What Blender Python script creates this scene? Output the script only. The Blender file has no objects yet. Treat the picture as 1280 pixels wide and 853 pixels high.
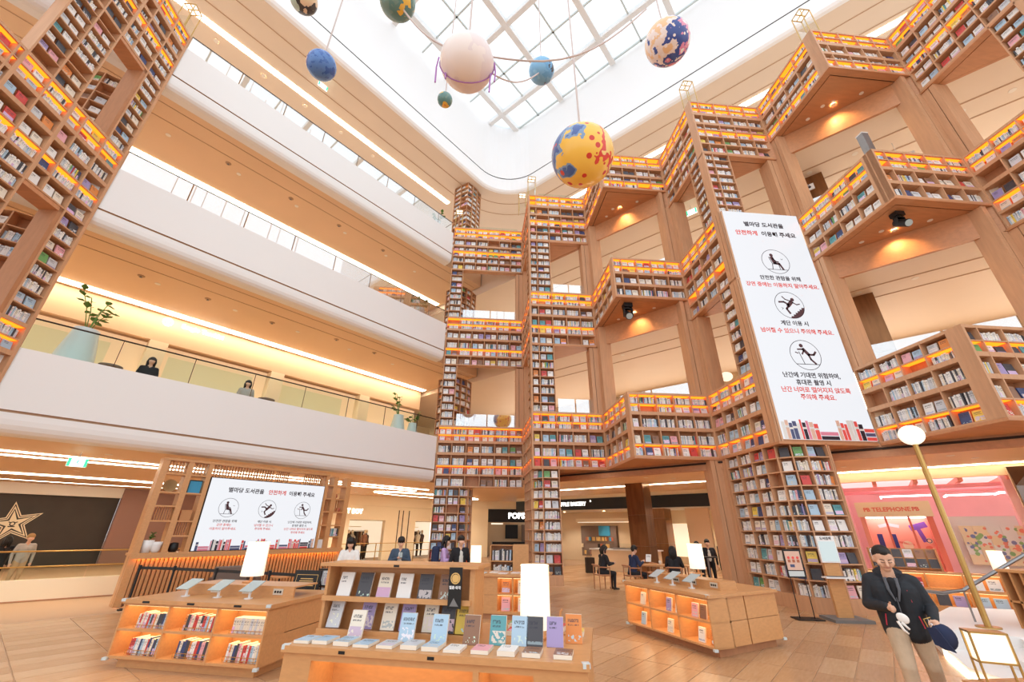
import bpy, bmesh, math, random
import numpy as np
from mathutils import Matrix, Vector
random.seed(11)
S2 = math.sqrt(0.5)
scene = bpy.context.scene
COL = scene.collection
# ------------------------------------------------------------------ camera
CAM_H = 1.8
_pi, _ro, _ya = math.radians(24.81), math.radians(.348), math.radians(5.32)
_fw = Vector((math.sin(_ya)*math.cos(_pi), math.cos(_ya)*math.cos(_pi), math.sin(_pi)))
_r0 = Vector((math.cos(_ya), -math.sin(_ya), 0)); _u0 = _r0.cross(_fw)
_r = _r0*math.cos(_ro)+_u0*math.sin(_ro); _u = -_r0*math.sin(_ro)+_u0*math.cos(_ro)
cd = bpy.data.cameras.new('camera'); cam = bpy.data.objects.new('camera', cd); COL.objects.link(cam)
M = Matrix.Identity(4)
for i in range(3):
    M[i][0] = _r[i]; M[i][1] = _u[i]; M[i][2] = -_fw[i]
M[2][3] = CAM_H
cam.matrix_world = M
cd.sensor_width = 36; cd.lens = 14.4; cd.clip_start = .05; cd.clip_end = 300
scene.camera = cam
# ------------------------------------------------------------------ sky, exposure
w = bpy.data.worlds.new('sky'); scene.world = w; w.use_nodes = True
bg = w.node_tree.nodes['Background']; bg.inputs[0].default_value = (.93, .96, 1, 1); bg.inputs[1].default_value = 1.02
vs = scene.view_settings; vs.view_transform = 'Standard'; vs.look = 'None'; vs.gamma = 1; vs.exposure = .64
vs.use_curve_mapping = False
# ------------------------------------------------------------------ helpers
def lin(c):
    return tuple(((v/255)/12.92 if v/255 <= .04045 else ((v/255+.055)/1.055)**2.4) for v in c[:3]) + (1,)
MATS = {}
def mat(name, rgb=(200,200,200), rough=.6, metal=0, emit=0, ecol=None, spec=.4, var=0, scale=(1,1,1), nscale=8, alpha=None, bump=0):
    if name in MATS: return MATS[name]
    m = bpy.data.materials.new(name); m.use_nodes = True; nt = m.node_tree; b = nt.nodes['Principled BSDF']
    b.inputs['Base Color'].default_value = lin(rgb); b.inputs['Roughness'].default_value = rough
    b.inputs['Metallic'].default_value = metal; b.inputs['Specular IOR Level'].default_value = spec
    if emit:
        b.inputs['Emission Color'].default_value = lin(ecol or rgb); b.inputs['Emission Strength'].default_value = emit
    if var:
        g = nt.nodes.new('ShaderNodeNewGeometry'); mp = nt.nodes.new('ShaderNodeMapping'); mp.inputs['Scale'].default_value = scale
        n = nt.nodes.new('ShaderNodeTexNoise'); n.inputs['Scale'].default_value = nscale; n.inputs['Detail'].default_value = 5
        r = nt.nodes.new('ShaderNodeMapRange'); r.inputs['From Min'].default_value = .3; r.inputs['From Max'].default_value = .7
        r.inputs['To Min'].default_value = 1-var; r.inputs['To Max'].default_value = 1+var
        mx = nt.nodes.new('ShaderNodeMix'); mx.data_type = 'RGBA'; mx.blend_type = 'MULTIPLY'; mx.inputs[0].default_value = 1
        mx.inputs[6].default_value = lin(rgb)
        cm = nt.nodes.new('ShaderNodeCombineColor')
        L = nt.links.new
        L(g.outputs['Position'], mp.inputs[0]); L(mp.outputs[0], n.inputs['Vector']); L(n.outputs[0], r.inputs[0])
        for k in range(3): L(r.outputs[0], cm.inputs[k])
        L(cm.outputs[0], mx.inputs[7]); L(mx.outputs[2], b.inputs['Base Color'])
        if bump:
            bp = nt.nodes.new('ShaderNodeBump'); bp.inputs['Strength'].default_value = bump; bp.inputs['Distance'].default_value = .01
            L(n.outputs[0], bp.inputs['Height']); L(bp.outputs[0], b.inputs['Normal'])
    MATS[name] = m; return m
def glassmat(name, tint, refl=.12, rough=.02):
    m = bpy.data.materials.new(name); m.use_nodes = True; nt = m.node_tree; nt.nodes.clear(); L = nt.links.new
    o = nt.nodes.new('ShaderNodeOutputMaterial'); mx = nt.nodes.new('ShaderNodeMixShader'); t = nt.nodes.new('ShaderNodeBsdfTransparent')
    gl = nt.nodes.new('ShaderNodeBsdfGlossy'); gl.inputs['Roughness'].default_value = rough; gl.inputs['Color'].default_value = (.95,.98,1,1)
    t.inputs[0].default_value = lin(tint); f = nt.nodes.new('ShaderNodeLayerWeight'); f.inputs[0].default_value = refl
    L(f.outputs['Fresnel'], mx.inputs[0]); L(t.outputs[0], mx.inputs[1]); L(gl.outputs[0], mx.inputs[2]); L(mx.outputs[0], o.inputs[0])
    MATS[name] = m; return m
def emat(name, rgb, s): return mat(name, rgb, .5, emit=s)
class MB:
    def __init__(s): s.v = []; s.f = []; s.m = []; s.c = []; s.uv = []
    def add(s, vs, fs, m=0, col=None):
        b = len(s.v); s.v += [tuple(p) for p in vs]
        for f in fs: s.f.append([b+i for i in f]); s.m.append(m); s.c.append(col)
        return s
    def box(s, x0, x1, y0, y1, z0, z1, m=0, col=None):
        vs = [(x0,y0,z0),(x1,y0,z0),(x1,y1,z0),(x0,y1,z0),(x0,y0,z1),(x1,y0,z1),(x1,y1,z1),(x0,y1,z1)]
        return s.add(vs, [(0,3,2,1),(4,5,6,7),(0,1,5,4),(1,2,6,5),(2,3,7,6),(3,0,4,7)], m, col)
    def obox(s, o, t, n, a0, a1, d0, d1, z0, z1, m=0, col=None):
        P = lambda a, d, z: (o[0]+t[0]*a+n[0]*d, o[1]+t[1]*a+n[1]*d, z)
        vs = [P(a0,d0,z0),P(a1,d0,z0),P(a1,d1,z0),P(a0,d1,z0),P(a0,d0,z1),P(a1,d0,z1),P(a1,d1,z1),P(a0,d1,z1)]
        return s.add(vs, [(0,3,2,1),(4,5,6,7),(0,1,5,4),(1,2,6,5),(2,3,7,6),(3,0,4,7)], m, col)
    def prism(s, poly, z0, z1, m=0):
        n = len(poly); vs = [(p[0],p[1],z0) for p in poly]+[(p[0],p[1],z1) for p in poly]
        return s.add(vs, [list(range(n))[::-1], list(range(n,2*n))]+[(i,(i+1)%n,n+(i+1)%n,n+i) for i in range(n)], m)
    def hull8(s, bot, top, m=0):
        return s.add(list(bot)+list(top), [(0,3,2,1),(4,5,6,7),(0,1,5,4),(1,2,6,5),(2,3,7,6),(3,0,4,7)], m)
    def cyl(s, p0, p1, r0, r1=None, seg=12, m=0, caps=True):
        r1 = r0 if r1 is None else r1
        p0 = Vector(p0); p1 = Vector(p1); d = (p1-p0).normalized()
        a = d.orthogonal().normalized(); b = d.cross(a)
        vs = []
        for p, r in ((p0,r0),(p1,r1)):
            for i in range(seg):
                t = 2*math.pi*i/seg; vs.append(p+a*math.cos(t)*r+b*math.sin(t)*r)
        fs = [(i,(i+1)%seg,seg+(i+1)%seg,seg+i) for i in range(seg)]
        if caps: fs += [list(range(seg))[::-1], list(range(seg,2*seg))]
        return s.add(vs, fs, m)
    def tube(s, pts, r, seg=8, m=0):
        pts = [Vector(p) for p in pts]; n = len(pts); vs = []; pa = None
        for i, p in enumerate(pts):
            d = (pts[min(i+1,n-1)]-pts[max(i-1,0)]).normalized()
            a = d.orthogonal().normalized() if pa is None else (pa-d*pa.dot(d)).normalized()
            pa = a; b = d.cross(a); rr = r[i] if isinstance(r,(list,tuple)) else r
            for k in range(seg):
                t = 2*math.pi*k/seg; vs.append(p+a*math.cos(t)*rr+b*math.sin(t)*rr)
        fs = [(i*seg+k, i*seg+(k+1)%seg, (i+1)*seg+(k+1)%seg, (i+1)*seg+k) for i in range(n-1) for k in range(seg)]
        fs += [list(range(seg))[::-1], list(range((n-1)*seg, n*seg))]
        return s.add(vs, fs, m)
    def lathe(s, prof, c=(0,0,0), seg=24, m=0):
        vs = []; n = len(prof)
        for r, z in prof:
            for k in range(seg):
                t = 2*math.pi*k/seg; vs.append((c[0]+r*math.cos(t), c[1]+r*math.sin(t), c[2]+z))
        fs = [(i*seg+k, i*seg+(k+1)%seg, (i+1)*seg+(k+1)%seg, (i+1)*seg+k) for i in range(n-1) for k in range(seg)]
        if prof[0][0] > 1e-4: fs.append(list(range(seg))[::-1])
        if prof[-1][0] > 1e-4: fs.append(list(range((n-1)*seg, n*seg)))
        return s.add(vs, fs, m)
    def ball(s, c, r, seg=20, m=0, sc=(1,1,1)):
        n = seg//2
        prof = [(max(1e-5,math.sin(math.pi*i/n)), -math.cos(math.pi*i/n)) for i in range(n+1)]
        vs = []
        for q, z in prof:
            for k in range(seg):
                t = 2*math.pi*k/seg; vs.append((c[0]+r*sc[0]*q*math.cos(t), c[1]+r*sc[1]*q*math.sin(t), c[2]+r*sc[2]*z))
        fs = [(i*seg+k, i*seg+(k+1)%seg, (i+1)*seg+(k+1)%seg, (i+1)*seg+k) for i in range(n) for k in range(seg)]
        return s.add(vs, fs, m)
    def quad(s, a, b, c, d, m=0): return s.add([a,b,c,d], [(0,1,2,3)], m)
    def build(s, name, mats, parent=None, smooth=False, fix=True):
        me = bpy.data.meshes.new(name); me.from_pydata(s.v, [], s.f)
        if not isinstance(mats, (list,tuple)): mats = [mats]
        for m in mats: me.materials.append(MATS[m] if isinstance(m,str) else m)
        me.polygons.foreach_set('material_index', s.m)
        if smooth: me.polygons.foreach_set('use_smooth', [True]*len(s.f))
        if fix:
            bm = bmesh.new(); bm.from_mesh(me)
            if smooth: bmesh.ops.remove_doubles(bm, verts=bm.verts, dist=1e-4)
            bmesh.ops.recalc_face_normals(bm, faces=bm.faces); bm.to_mesh(me); bm.free()
        me.update()
        return link(name, me, parent)
def link(name, data, parent=None):
    o = bpy.data.objects.new(name, data); COL.objects.link(o)
    if parent: o.parent = parent
    return o
def tag(o, label=None, cat=None, group=None, kind=None):
    if label: o['label'] = label
    if cat: o['category'] = cat
    if group: o['group'] = group
    if kind: o['kind'] = kind
    return o
def thing(name, label, cat, loc=(0,0,0), rz=0, group=None):
    o = bpy.data.objects.new(name, None); COL.objects.link(o); o.location = loc; o.rotation_euler = (0,0,rz)
    o.empty_display_size = .1
    return tag(o, label, cat, group)
def struct(name, mb, mats, smooth=False, label=None, cat=None):
    o = mb.build(name, mats, None, smooth); o['kind'] = 'structure'
    return tag(o, label, cat)
UNIT = {}
def board(name, parent, x0, x1, y0, y1, z0, z1, m):
    """a plain board: the unit cube of that material, shared and scaled"""
    if m not in UNIT:
        b = MB().box(-.5,.5,-.5,.5,-.5,.5); o = b.build('board', m); UNIT[m] = o.data; bpy.data.objects.remove(o)
    o = link(name, UNIT[m], parent); o.location = ((x0+x1)/2,(y0+y1)/2,(z0+z1)/2); o.scale = (x1-x0,y1-y0,z1-z0)
    return o
def oboard(name, parent, o, t, a0, a1, d0, d1, z0, z1, m):
    """board in the frame of a tangent t; depth runs to the left of t"""
    n = (-t[1], t[0]); b = board(name, parent, -.5,.5,-.5,.5,-.5,.5, m)
    a = (a0+a1)/2; d = (d0+d1)/2
    b.location = (o[0]+t[0]*a+n[0]*d, o[1]+t[1]*a+n[1]*d, (z0+z1)/2); b.rotation_euler = (0,0,math.atan2(t[1],t[0]))
    b.scale = (abs(a1-a0), abs(d1-d0), z1-z0); return b
def text_mesh(name, s, size, m, o, right, up=(0,0,1), parent=None, align='CENTER', ext=.002, bold=0, lift=.004):
    cu = bpy.data.curves.new(name, 'FONT'); cu.body = s; cu.size = size; cu.align_x = align; cu.align_y = 'CENTER'; cu.extrude = ext
    cu.offset = bold; cu.resolution_u = 2
    ob = bpy.data.objects.new(name, cu); COL.objects.link(ob)
    dg = bpy.context.evaluated_depsgraph_get(); me = bpy.data.meshes.new_from_object(ob.evaluated_get(dg))
    bpy.data.objects.remove(ob); bpy.data.curves.remove(cu)
    r = Vector(right).normalized(); u = Vector(up).normalized(); n = r.cross(u)
    mt = Matrix.Identity(4)
    for i in range(3): mt[i][0] = r[i]; mt[i][1] = u[i]; mt[i][2] = n[i]; mt[i][3] = o[i]+n[i]*lift
    me.transform(mt); me.materials.clear(); me.materials.append(MATS[m] if isinstance(m,str) else m)
    return link(name, me, parent)
class Sheet:
    """flat strokes on a plane with origin o, right r, up u"""
    def __init__(s, o, r, u=(0,0,1), lift=.003):
        s.o = Vector(o); s.r = Vector(r).normalized(); s.u = Vector(u).normalized(); s.n = s.r.cross(s.u); s.mb = MB(); s.l = lift
    def p(s, x, y, k=0): return s.o+s.r*x+s.u*y+s.n*(s.l+k)
    def poly(s, pts, m=0, k=0): s.mb.add([s.p(x,y,k) for x,y in pts], [list(range(len(pts)))], m)
    def rect(s, x0, x1, y0, y1, m=0, k=0): s.poly([(x0,y0),(x1,y0),(x1,y1),(x0,y1)], m, k)
    def line(s, pts, w, m=0, k=0):
        for (x0,y0),(x1,y1) in zip(pts[:-1], pts[1:]):
            l = math.hypot(x1-x0,y1-y0) or 1; a = -(y1-y0)/l*w/2; b = (x1-x0)/l*w/2; ex = (x1-x0)/l*w*.3; ey = (y1-y0)/l*w*.3
            s.poly([(x0-a-ex,y0-b-ey),(x1-a+ex,y1-b+ey),(x1+a+ex,y1+b+ey),(x0+a-ex,y0+b-ey)], m, k)
    def disc(s, x, y, r, m=0, k=0, n=20): s.poly([(x+r*math.cos(6.2832*i/n), y+r*math.sin(6.2832*i/n)) for i in range(n)], m, k)
    def ring(s, x, y, r, w, m=0, k=0, n=36):
        P = lambda i, q: s.p(x+q*math.cos(6.28318*i/n), y+q*math.sin(6.28318*i/n), k)
        for i in range(n): s.mb.quad(P(i,r-w), P(i,r), P(i+1,r), P(i+1,r-w), m)
    def build(s, name, mats, parent=None): return s.mb.build(name, mats, parent, fix=False)
# ------------------------------------------------------------------ materials
mat('wood', (204,156,118), .5, var=.07, scale=(7,7,.7), nscale=2.2)
mat('wood_dark', (182,128,90), .5, var=.07, scale=(5,5,1), nscale=3)
mat('wood_soffit', (198,140,98), .42, var=.08, scale=(1,6,6), nscale=2)
mat('wood_desk', (206,152,100), .36, var=.06, scale=(1.2,8,8), nscale=4)
mat('wood_slat', (196,140,90), .5)
mat('groove', (52,38,28), .8)
mat('white', (236,235,233), .45)
mat('white_warm', (240,232,220), .5)
mat('beige', (230,198,162), .55, var=.03, nscale=.4)
mat('beige_line', (190,154,122), .6)
mat('beige_wall', (224,200,166), .6, var=.04, nscale=.6)
mat('cream', (240,222,190), .6)
mat('black', (24,23,23), .45)
mat('black_wall', (66,58,52), .6, var=.06, nscale=1.5)
mat('grey', (120,118,116), .5)
mat('steel', (150,150,150), .3, metal=.9)
mat('gold', (196,160,96), .3, metal=.85)
mat('bronze', (138,96,62), .28, metal=.7, var=.18, scale=(6,6,1), nscale=1.2)
mat('brown_wall', (150,112,98), .6)
mat('ceramic', (206,216,216), .3)
mat('skin', (222,176,148), .5)
mat('hair', (28,24,22), .5)
mat('leaf', (84,128,52), .5, var=.25, nscale=6)
mat('soil', (60,44,32), .9)
mat('taupe', (128,108,96), .85)
mat('leather', (108,84,70), .6)
emat('led', (255,126,26), 1.6)
emat('led_ledge', (255,186,100), 20)
emat('led_soft', (255,220,165), 1.8)
emat('cove', (255,240,212), 8)
emat('downlight', (255,232,196), 30)
emat('shade', (255,244,222), .6)
mat('screen', (14,14,16), .4, emit=.62, ecol=(243,245,250))
emat('fill_glow', (255,244,228), 1.6)
emat('lantern_light', (255,250,240), 1.0)
mat('beige_pale', (234,216,196), .55, var=.03, nscale=.4)
mat('white_ring', (248,248,248), .45)
mat('ink', (46,36,48), .6); mat('ink_red', (236,92,86), .6); mat('ink_maroon', (86,56,62), .6)
mat('ink_pink', (226,140,164), .6); mat('ink_grey', (226,226,222), .6); mat('ink_blue', (84,92,128), .6); mat('ink_tan', (226,188,168), .6)
emat('sign_white', (255,252,244), 3.2)
glassmat('glass', (246,252,250), .10)
m_ = glassmat('glass_rail', (248,252,252), .10)
for n_ in m_.node_tree.nodes:
    if n_.type == 'MIX_SHADER':
        mm = m_.node_tree.nodes.new('ShaderNodeMath'); mm.operation = 'MAXIMUM'; mm.inputs[1].default_value = .42; m_.node_tree.links.new(n_.inputs[0].links[0].from_socket, mm.inputs[0]); m_.node_tree.links.new(mm.outputs[0], n_.inputs[0])
glassmat('glass_clear', (250,252,252), .06)
glassmat('glass_sky', (250,253,255), .03)
# ================================================================== the setting
TOPS = (6.35, 12.27, 18.38)
K = [(2.4,19.75),(5.45,16.7),(8.45,13.7),(11.5,10.72),(14.52,7.68),(17.5,4.7)]      # inner corners of the zigzag
V = [(2.4,16.7),(5.45,13.7),(8.45,10.72),(11.5,7.68),(14.52,4.7)]                    # outer corners
EL = (S2, S2); NL = (-S2, S2)            # left gallery: along, and back from the edge
ER = (S2, -S2); NR = (S2, S2)            # right gallery
def bl(s, d): return (-10.7+S2*s-S2*d, 10.7+S2*s+S2*d)
def br(q, c): return ((c+q*2**.5)/2, (c-q*2**.5)/2)     # on the line x+y=c
# --- floor: planks laid in bands at 45 degrees
def floor_material():
    m = bpy.data.materials.new('floor_plank'); m.use_nodes = True; nt = m.node_tree; L = nt.links.new; b = nt.nodes['Principled BSDF']
    N = nt.nodes.new
    g = N('ShaderNodeNewGeometry'); r = N('ShaderNodeVectorRotate'); r.rotation_type = 'Z_AXIS'; r.inputs['Angle'].default_value = -math.pi/4
    L(g.outputs['Position'], r.inputs['Vector'])
    mp = N('ShaderNodeMapping'); mp.inputs['Scale'].default_value = (1/1.04, 1/.42, 0); L(r.outputs[0], mp.inputs[0])
    fl = N('ShaderNodeVectorMath'); fl.operation = 'FLOOR'; L(mp.outputs[0], fl.inputs[0])
    wn = N('ShaderNodeTexWhiteNoise'); wn.noise_dimensions = '2D'; L(fl.outputs[0], wn.inputs['Vector'])
    mp2 = N('ShaderNodeMapping'); mp2.inputs['Scale'].default_value = (1.4, 9, 1); L(r.outputs[0], mp2.inputs[0])
    no = N('ShaderNodeTexNoise'); no.inputs['Scale'].default_value = 3; no.inputs['Detail'].default_value = 6; L(mp2.outputs[0], no.inputs['Vector'])
    cr = N('ShaderNodeValToRGB'); cr.color_ramp.elements[0].color = lin((168,124,86)); cr.color_ramp.elements[1].color = lin((216,180,140))
    e = cr.color_ramp.elements.new(.5); e.color = lin((196,152,110))
    a = N('ShaderNodeMath'); a.operation = 'MULTIPLY_ADD'; a.inputs[1].default_value = .62
    s = N('ShaderNodeMath'); s.operation = 'MULTIPLY_ADD'; s.inputs[1].default_value = .5; s.inputs[2].default_value = -.06
    L(no.outputs[0], a.inputs[0]); L(wn.outputs['Value'], s.inputs[0]); L(s.outputs[0], a.inputs[2]); L(a.outputs[0], cr.inputs[0]); L(cr.outputs[0], b.inputs['Base Color'])
    b.inputs['Roughness'].default_value = .27; b.inputs['Specular IOR Level'].default_value = .45
    MATS['floor_plank'] = m
floor_material(); mat('floor_joint', (182,146,112), .6)
fl = struct('floor', MB().box(-60,60,-25,75,-.2,-.006), 'floor_joint')
tiles = []
for i in range(0, 30):
    for j in range(-62, 34):
        p0 = i*1.04; q0 = j*.42              # p along (1,1), q along (-1,1)
        cx = S2*(p0+.52) - S2*(q0+.21); cy = S2*(p0+.52)+S2*(q0+.21)
        if cy < 2.5 or cx < -16 or cx > 19 or cy > 31: continue
        d = math.hypot(cx, cy); az = math.degrees(math.atan2(cx, cy))
        if not -52 < az < 62: continue
        tiles.append((d, p0, q0, cx, cy))
tiles.sort()
pm = MB().box(-.512,.512,-.203,.203,-.02,0).build('plank', 'floor_plank'); pmd = pm.data; bpy.data.objects.remove(pm)
near = [t for t in tiles if (t[0] > 5.2 and t[3] > 1.2) or (t[3] < -4 and t[0] > 7.5)][:290]
ns = set((t[1],t[2]) for t in near); rest = MB()
for t in tiles:
    if (t[1],t[2]) in ns:
        o = link('plank', pmd, fl); o.location = (t[3],t[4],0); o.rotation_euler = (0,0,math.pi/4)
    else: rest.obox((t[3],t[4]), EL, NL, -.512,.512,-.203,.203,-.02,0)
o = rest.build('floor_planks', 'floor_plank', fl); o['kind'] = 'stuff'
# --- left galleries: white parapets with a shadow groove, ceilings behind
def parapet(name, top, gr, bot, label, s0=-7, s1=12.73):
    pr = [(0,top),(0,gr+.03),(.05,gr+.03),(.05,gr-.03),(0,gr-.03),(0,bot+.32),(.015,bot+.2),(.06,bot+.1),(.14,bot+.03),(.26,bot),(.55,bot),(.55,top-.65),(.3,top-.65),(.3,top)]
    mb = MB(); n = len(pr)
    for s in (s0, s1):
        for d, z in pr: mb.v.append((*bl(s,d), z))
    for i in range(n):
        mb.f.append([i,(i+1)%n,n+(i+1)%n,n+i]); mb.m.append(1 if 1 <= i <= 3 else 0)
    mb.f += [list(range(n))[::-1], list(range(n,2*n))]; mb.m += [0,0]
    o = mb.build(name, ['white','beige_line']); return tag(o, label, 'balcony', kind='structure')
LV = [(5.8,4.28,3.78),(11.78,10.22,9.72),(17.85,16.33,15.75)]
for (t,g,b), lb in zip(LV, ('lowest','middle','uppermost')):
    parapet('balcony_parapet', t, g, b, 'long white gallery parapet with a shadow groove, %s of the three storeys' % lb)
def slab(name, z0, z1, poly, m='beige'): return struct(name, MB().prism(poly, z0, z1), m)
for (t,g,b) in LV:
    slab('ceiling', b+.02, t-.65, [bl(-9,.5), bl(15.7,.5), bl(15.7,26 if b < 4 else 12), bl(-9,26 if b < 4 else 12)])
# ceiling details: dark joint lines, light coves, downlights, sprinklers (left galleries)
def strip(name, parent, e, n, o0, s0, s1, d0, d1, z0, z1, m):
    mb = MB().obox(o0, e, n, s0, s1, d0, d1, z0, z1); return mb.build(name, m, parent)
OL = (-10.7,10.7)
for lv, (b, cove_d, w) in enumerate(((3.8,3.6,.10),(9.74,4.72,.34),(15.77,4.2,.34))):
    t = tag(strip('cove_light', None, EL, NL, OL, -7, 15.5, cove_d, cove_d+w, b-.03, b+.005, 'cove'),
            'long warm light slot in the %s gallery ceiling' % ('ground', 'first', 'second')[lv], 'ceiling light')
    if lv:
        for dd in (.9, 1.7):
            o = strip('trim_1', None, EL, NL, OL, -7, 15.5, dd, dd+.03, b-.012, b+.005, 'beige_line'); o['kind'] = 'structure'
tag(strip('cove_light', None, EL, NL, OL, -7, 15.5, 4.7, 4.82, 3.77, 3.81, 'cove'), 'second warm light slot behind the first in the ground ceiling', 'ceiling light')
LASTDL = [None]
def downlight(x, y, z, label, group, r=.07):
    t = LASTDL[0] = thing('downlight', label, 'downlight', (x,y,z), 0, group)
    q = MB().lathe([(r,0),(r*1.25,-.004),(r*1.25,-.012),(r,-.012)], seg=14).build('ring','white_warm',t)
    MB().lathe([(1e-5,-.006),(r,-.006),(r,0),(1e-5,0)], seg=14).build('lens','downlight',q)
for s in (1.5,4,6.5,9,11.5): downlight(*bl(s,2.6), 9.74, 'small recessed spot in the first gallery ceiling', 'gallery spots')
for s in (0,2.5,5,7.5,10,12): downlight(*bl(s,2.4), 15.77, 'small recessed spot in the second gallery ceiling', 'gallery spots above')
def sprinkler(x, y, z, label, group):
    t = thing('sprinkler', label, 'sprinkler', (x,y,z), 0, group)
    MB().lathe([(.09,0),(.11,-.01),(.1,-.025),(1e-5,-.03)], seg=12).build('rose','beige_line',t)
    MB().lathe([(.02,-.03),(.02,-.06),(.05,-.065),(1e-5,-.07)], seg=8).build('head','grey',t)
for s in (1,3,5.4,8,10): sprinkler(*bl(s,2.0+.4*(s%2)), 9.74, 'small ceiling sprinkler rose over the first gallery', 'gallery sprinklers')
for s in (2,4.6,7,9.6): sprinkler(*bl(s,2.1), 15.77, 'small ceiling sprinkler rose over the second gallery', 'upper gallery sprinklers')
# --- top ring: white wall under the skylight, rounded corner
ring = []
for s in (-9, 0, 8): ring.append(Vector((-10.7+S2*s, 10.7+S2*s)))
cx, cy, R = 1.55, 22.95-2.6*2**.5, 2.6
for k in range(13):
    a = math.radians(135-90*k/12); ring.append(Vector((cx+R*math.cos(a), cy+R*math.sin(a))))
for q in (12, 24): ring.append(Vector((1.55+S2*q, 22.95-S2*q)))
def ringwall():
    pr = [(12,23.62),(.25,23.6),(.1,23.64),(0,23.75),(0,24.76),(.07,24.76),(.07,24.84),(0,24.84),(0,30.3),(.6,30.3),(.6,24.2),(12,24.2)]
    mi = [1,0,0,0,2,2,2,0,0,0,0]
    mb = MB(); n = len(ring); k = len(pr); cols = []
    for i, p in enumerate(ring):
        d = (ring[min(i+1,n-1)]-ring[max(i-1,0)]).normalized(); nn = Vector((-d.y, d.x))
        for dd, z in pr: mb.v.append((p.x+nn.x*dd, p.y+nn.y*dd, z))
    for i in range(n-1):
        for j in range(k-1):
            mb.f.append([i*k+j, (i+1)*k+j, (i+1)*k+j+1, i*k+j+1]); mb.m.append(mi[j])
    o = mb.build('wall_upper', ['white_ring','beige_pale','grey']); o['kind'] = 'structure'; return o
ringwall()
def ringstrip(name, d0, d1, z0, z1, m, i0=0, i1=99):
    mb = MB(); n = len(ring); idx = list(range(max(0,i0), min(n,i1)))
    for i in idx:
        d = (ring[min(i+1,n-1)]-ring[max(i-1,0)]).normalized(); nn = Vector((-d.y,d.x)); p = ring[i]
        for dd, z in ((d0,z0),(d1,z0),(d1,z1),(d0,z1)): mb.v.append((p.x+nn.x*dd,p.y+nn.y*dd,z))
    for i in range(len(idx)-1):
        for j in range(4): mb.f.append([i*4+j,(i+1)*4+j,(i+1)*4+(j+1)%4,i*4+(j+1)%4]); mb.m.append(0)
    mb.f += [[0,1,2,3],[(len(idx)-1)*4+j for j in range(4)]]; mb.m += [0,0]
    return mb.build(name, m)
for dd in (1.2, 2.3):
    o = ringstrip('trim_1', dd, dd+.04, 23.585, 23.62, 'beige_line'); o['kind'] = 'structure'
tag(ringstrip('cove_light', 3.1, 3.4, 23.58, 23.62, 'cove', 0, 4), 'bright light slot in the topmost ceiling over the left gallery', 'ceiling light')
tag(ringstrip('cove_light', 2.6, 2.9, 23.58, 23.62, 'cove', 14, 99), 'bright light slot in the topmost ceiling over the zigzag bookcases', 'ceiling light')
for s in (0,2.2,4.4,6.6,8.8): downlight(*bl(s,3.9), 23.6, 'small recessed spot in the topmost ceiling', 'topmost gallery spots', .09)
# --- skylight
sk = thing('window_1', 'large white framed skylight grid over the atrium', None); sk['kind'] = 'structure'
A0, A1 = -21.2, 12.9; C0, C1 = 2.8, 24.3
def seg_xy(xmy, xpy): return ((xpy+xmy)/2, (xpy-xmy)/2)
av = [-19.5+5.7*k for k in range(6)]; cv = [21.7-6.2*k for k in range(4)]
at_ = [a+2.85 for a in av if a+2.85 < A1]; ct = [24.15]+[c-3.1 for c in cv]
for a in av:
    if a > A1: continue
    p = seg_xy(a, C0); q = seg_xy(a, C1); l = math.dist(p,q)
    MB().obox(p, EL, NL, 0, l, -.17,.17, 29.75,30.3).build('beam','white',sk)
for c in cv:
    p = seg_xy(A0, c); q = seg_xy(A1, c); l = math.dist(p,q)
    MB().obox(p, ER, NR, 0, l, -.15,.15, 29.8,30.25).build('beam','white',sk)
for a in at_:
    p = seg_xy(a, C0); l = math.dist(p, seg_xy(a,C1)); MB().obox(p, EL, NL, 0, l, -.05,.05, 29.95,30.1).build('mullion','ceramic',sk)
for c in ct:
    p = seg_xy(A0, c); l = math.dist(p, seg_xy(A1,c)); MB().obox(p, ER, NR, 0, l, -.05,.05, 29.95,30.1).build('mullion','ceramic',sk)
al = sorted([A0]+[a for a in av+at_ if A0 < a < A1]+[A1]); cl = sorted([C0]+[c for c in cv+ct if C0 < c < C1]+[C1])
for a0, a1 in zip(al[:-1], al[1:]):
    for c0, c1 in zip(cl[:-1], cl[1:]):
        if a1-a0 < .4 or c1-c0 < .4: continue
        m = MB(); P = [seg_xy(a0+.12,c0+.12),seg_xy(a1-.12,c0+.12),seg_xy(a1-.12,c1-.12),seg_xy(a0+.12,c1-.12)]
        m.prism(P, 30.02, 30.04).build('pane','glass_sky',sk)
# --- right galleries behind the zigzag
for z0, z1 in ((3.8,5.1),(9.5,11.0),(15.3,17.0)):
    slab('ceiling', z0, z1, [br(-34,22.32), br(15.5,22.32), br(15.5,40 if z0 < 5 else 33), br(-34,40 if z0 < 5 else 33)], 'beige' if z0 < 5 else 'beige_pale')
for z0 in (9.5,15.3):
    for c in (24.2, 25.6):
        o = strip('trim_1', None, ER, NR, br(0,c), -14, 15, 0, .05, z0-.014, z0+.004, 'beige_line'); o['kind'] = 'structure'
    for c, q in ((24.6,-9),(24.6,-7.5),(24.9,-4),(24.9,-2.6),(24.6,1.5),(24.6,3),(24.8,6),(24.8,7.2)):
        downlight(*br(q,c), z0, 'small recessed spot in the ceiling behind the zigzag bookcases', 'spots behind the zigzag', .08)
tag(strip('cove_light', None, ER, NR, br(0,28.0), -14, 15, 0, .09, 3.77,3.81, 'cove'), 'thin warm light slot in the ground ceiling before the shops', 'ceiling light')
for q in (-9,-6.2,-3.5,-.5,2.6,5.6,8.4): downlight(*br(q,25.6), 3.8, 'small recessed spot in the ground ceiling before the shops', 'ground ceiling spots')
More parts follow.
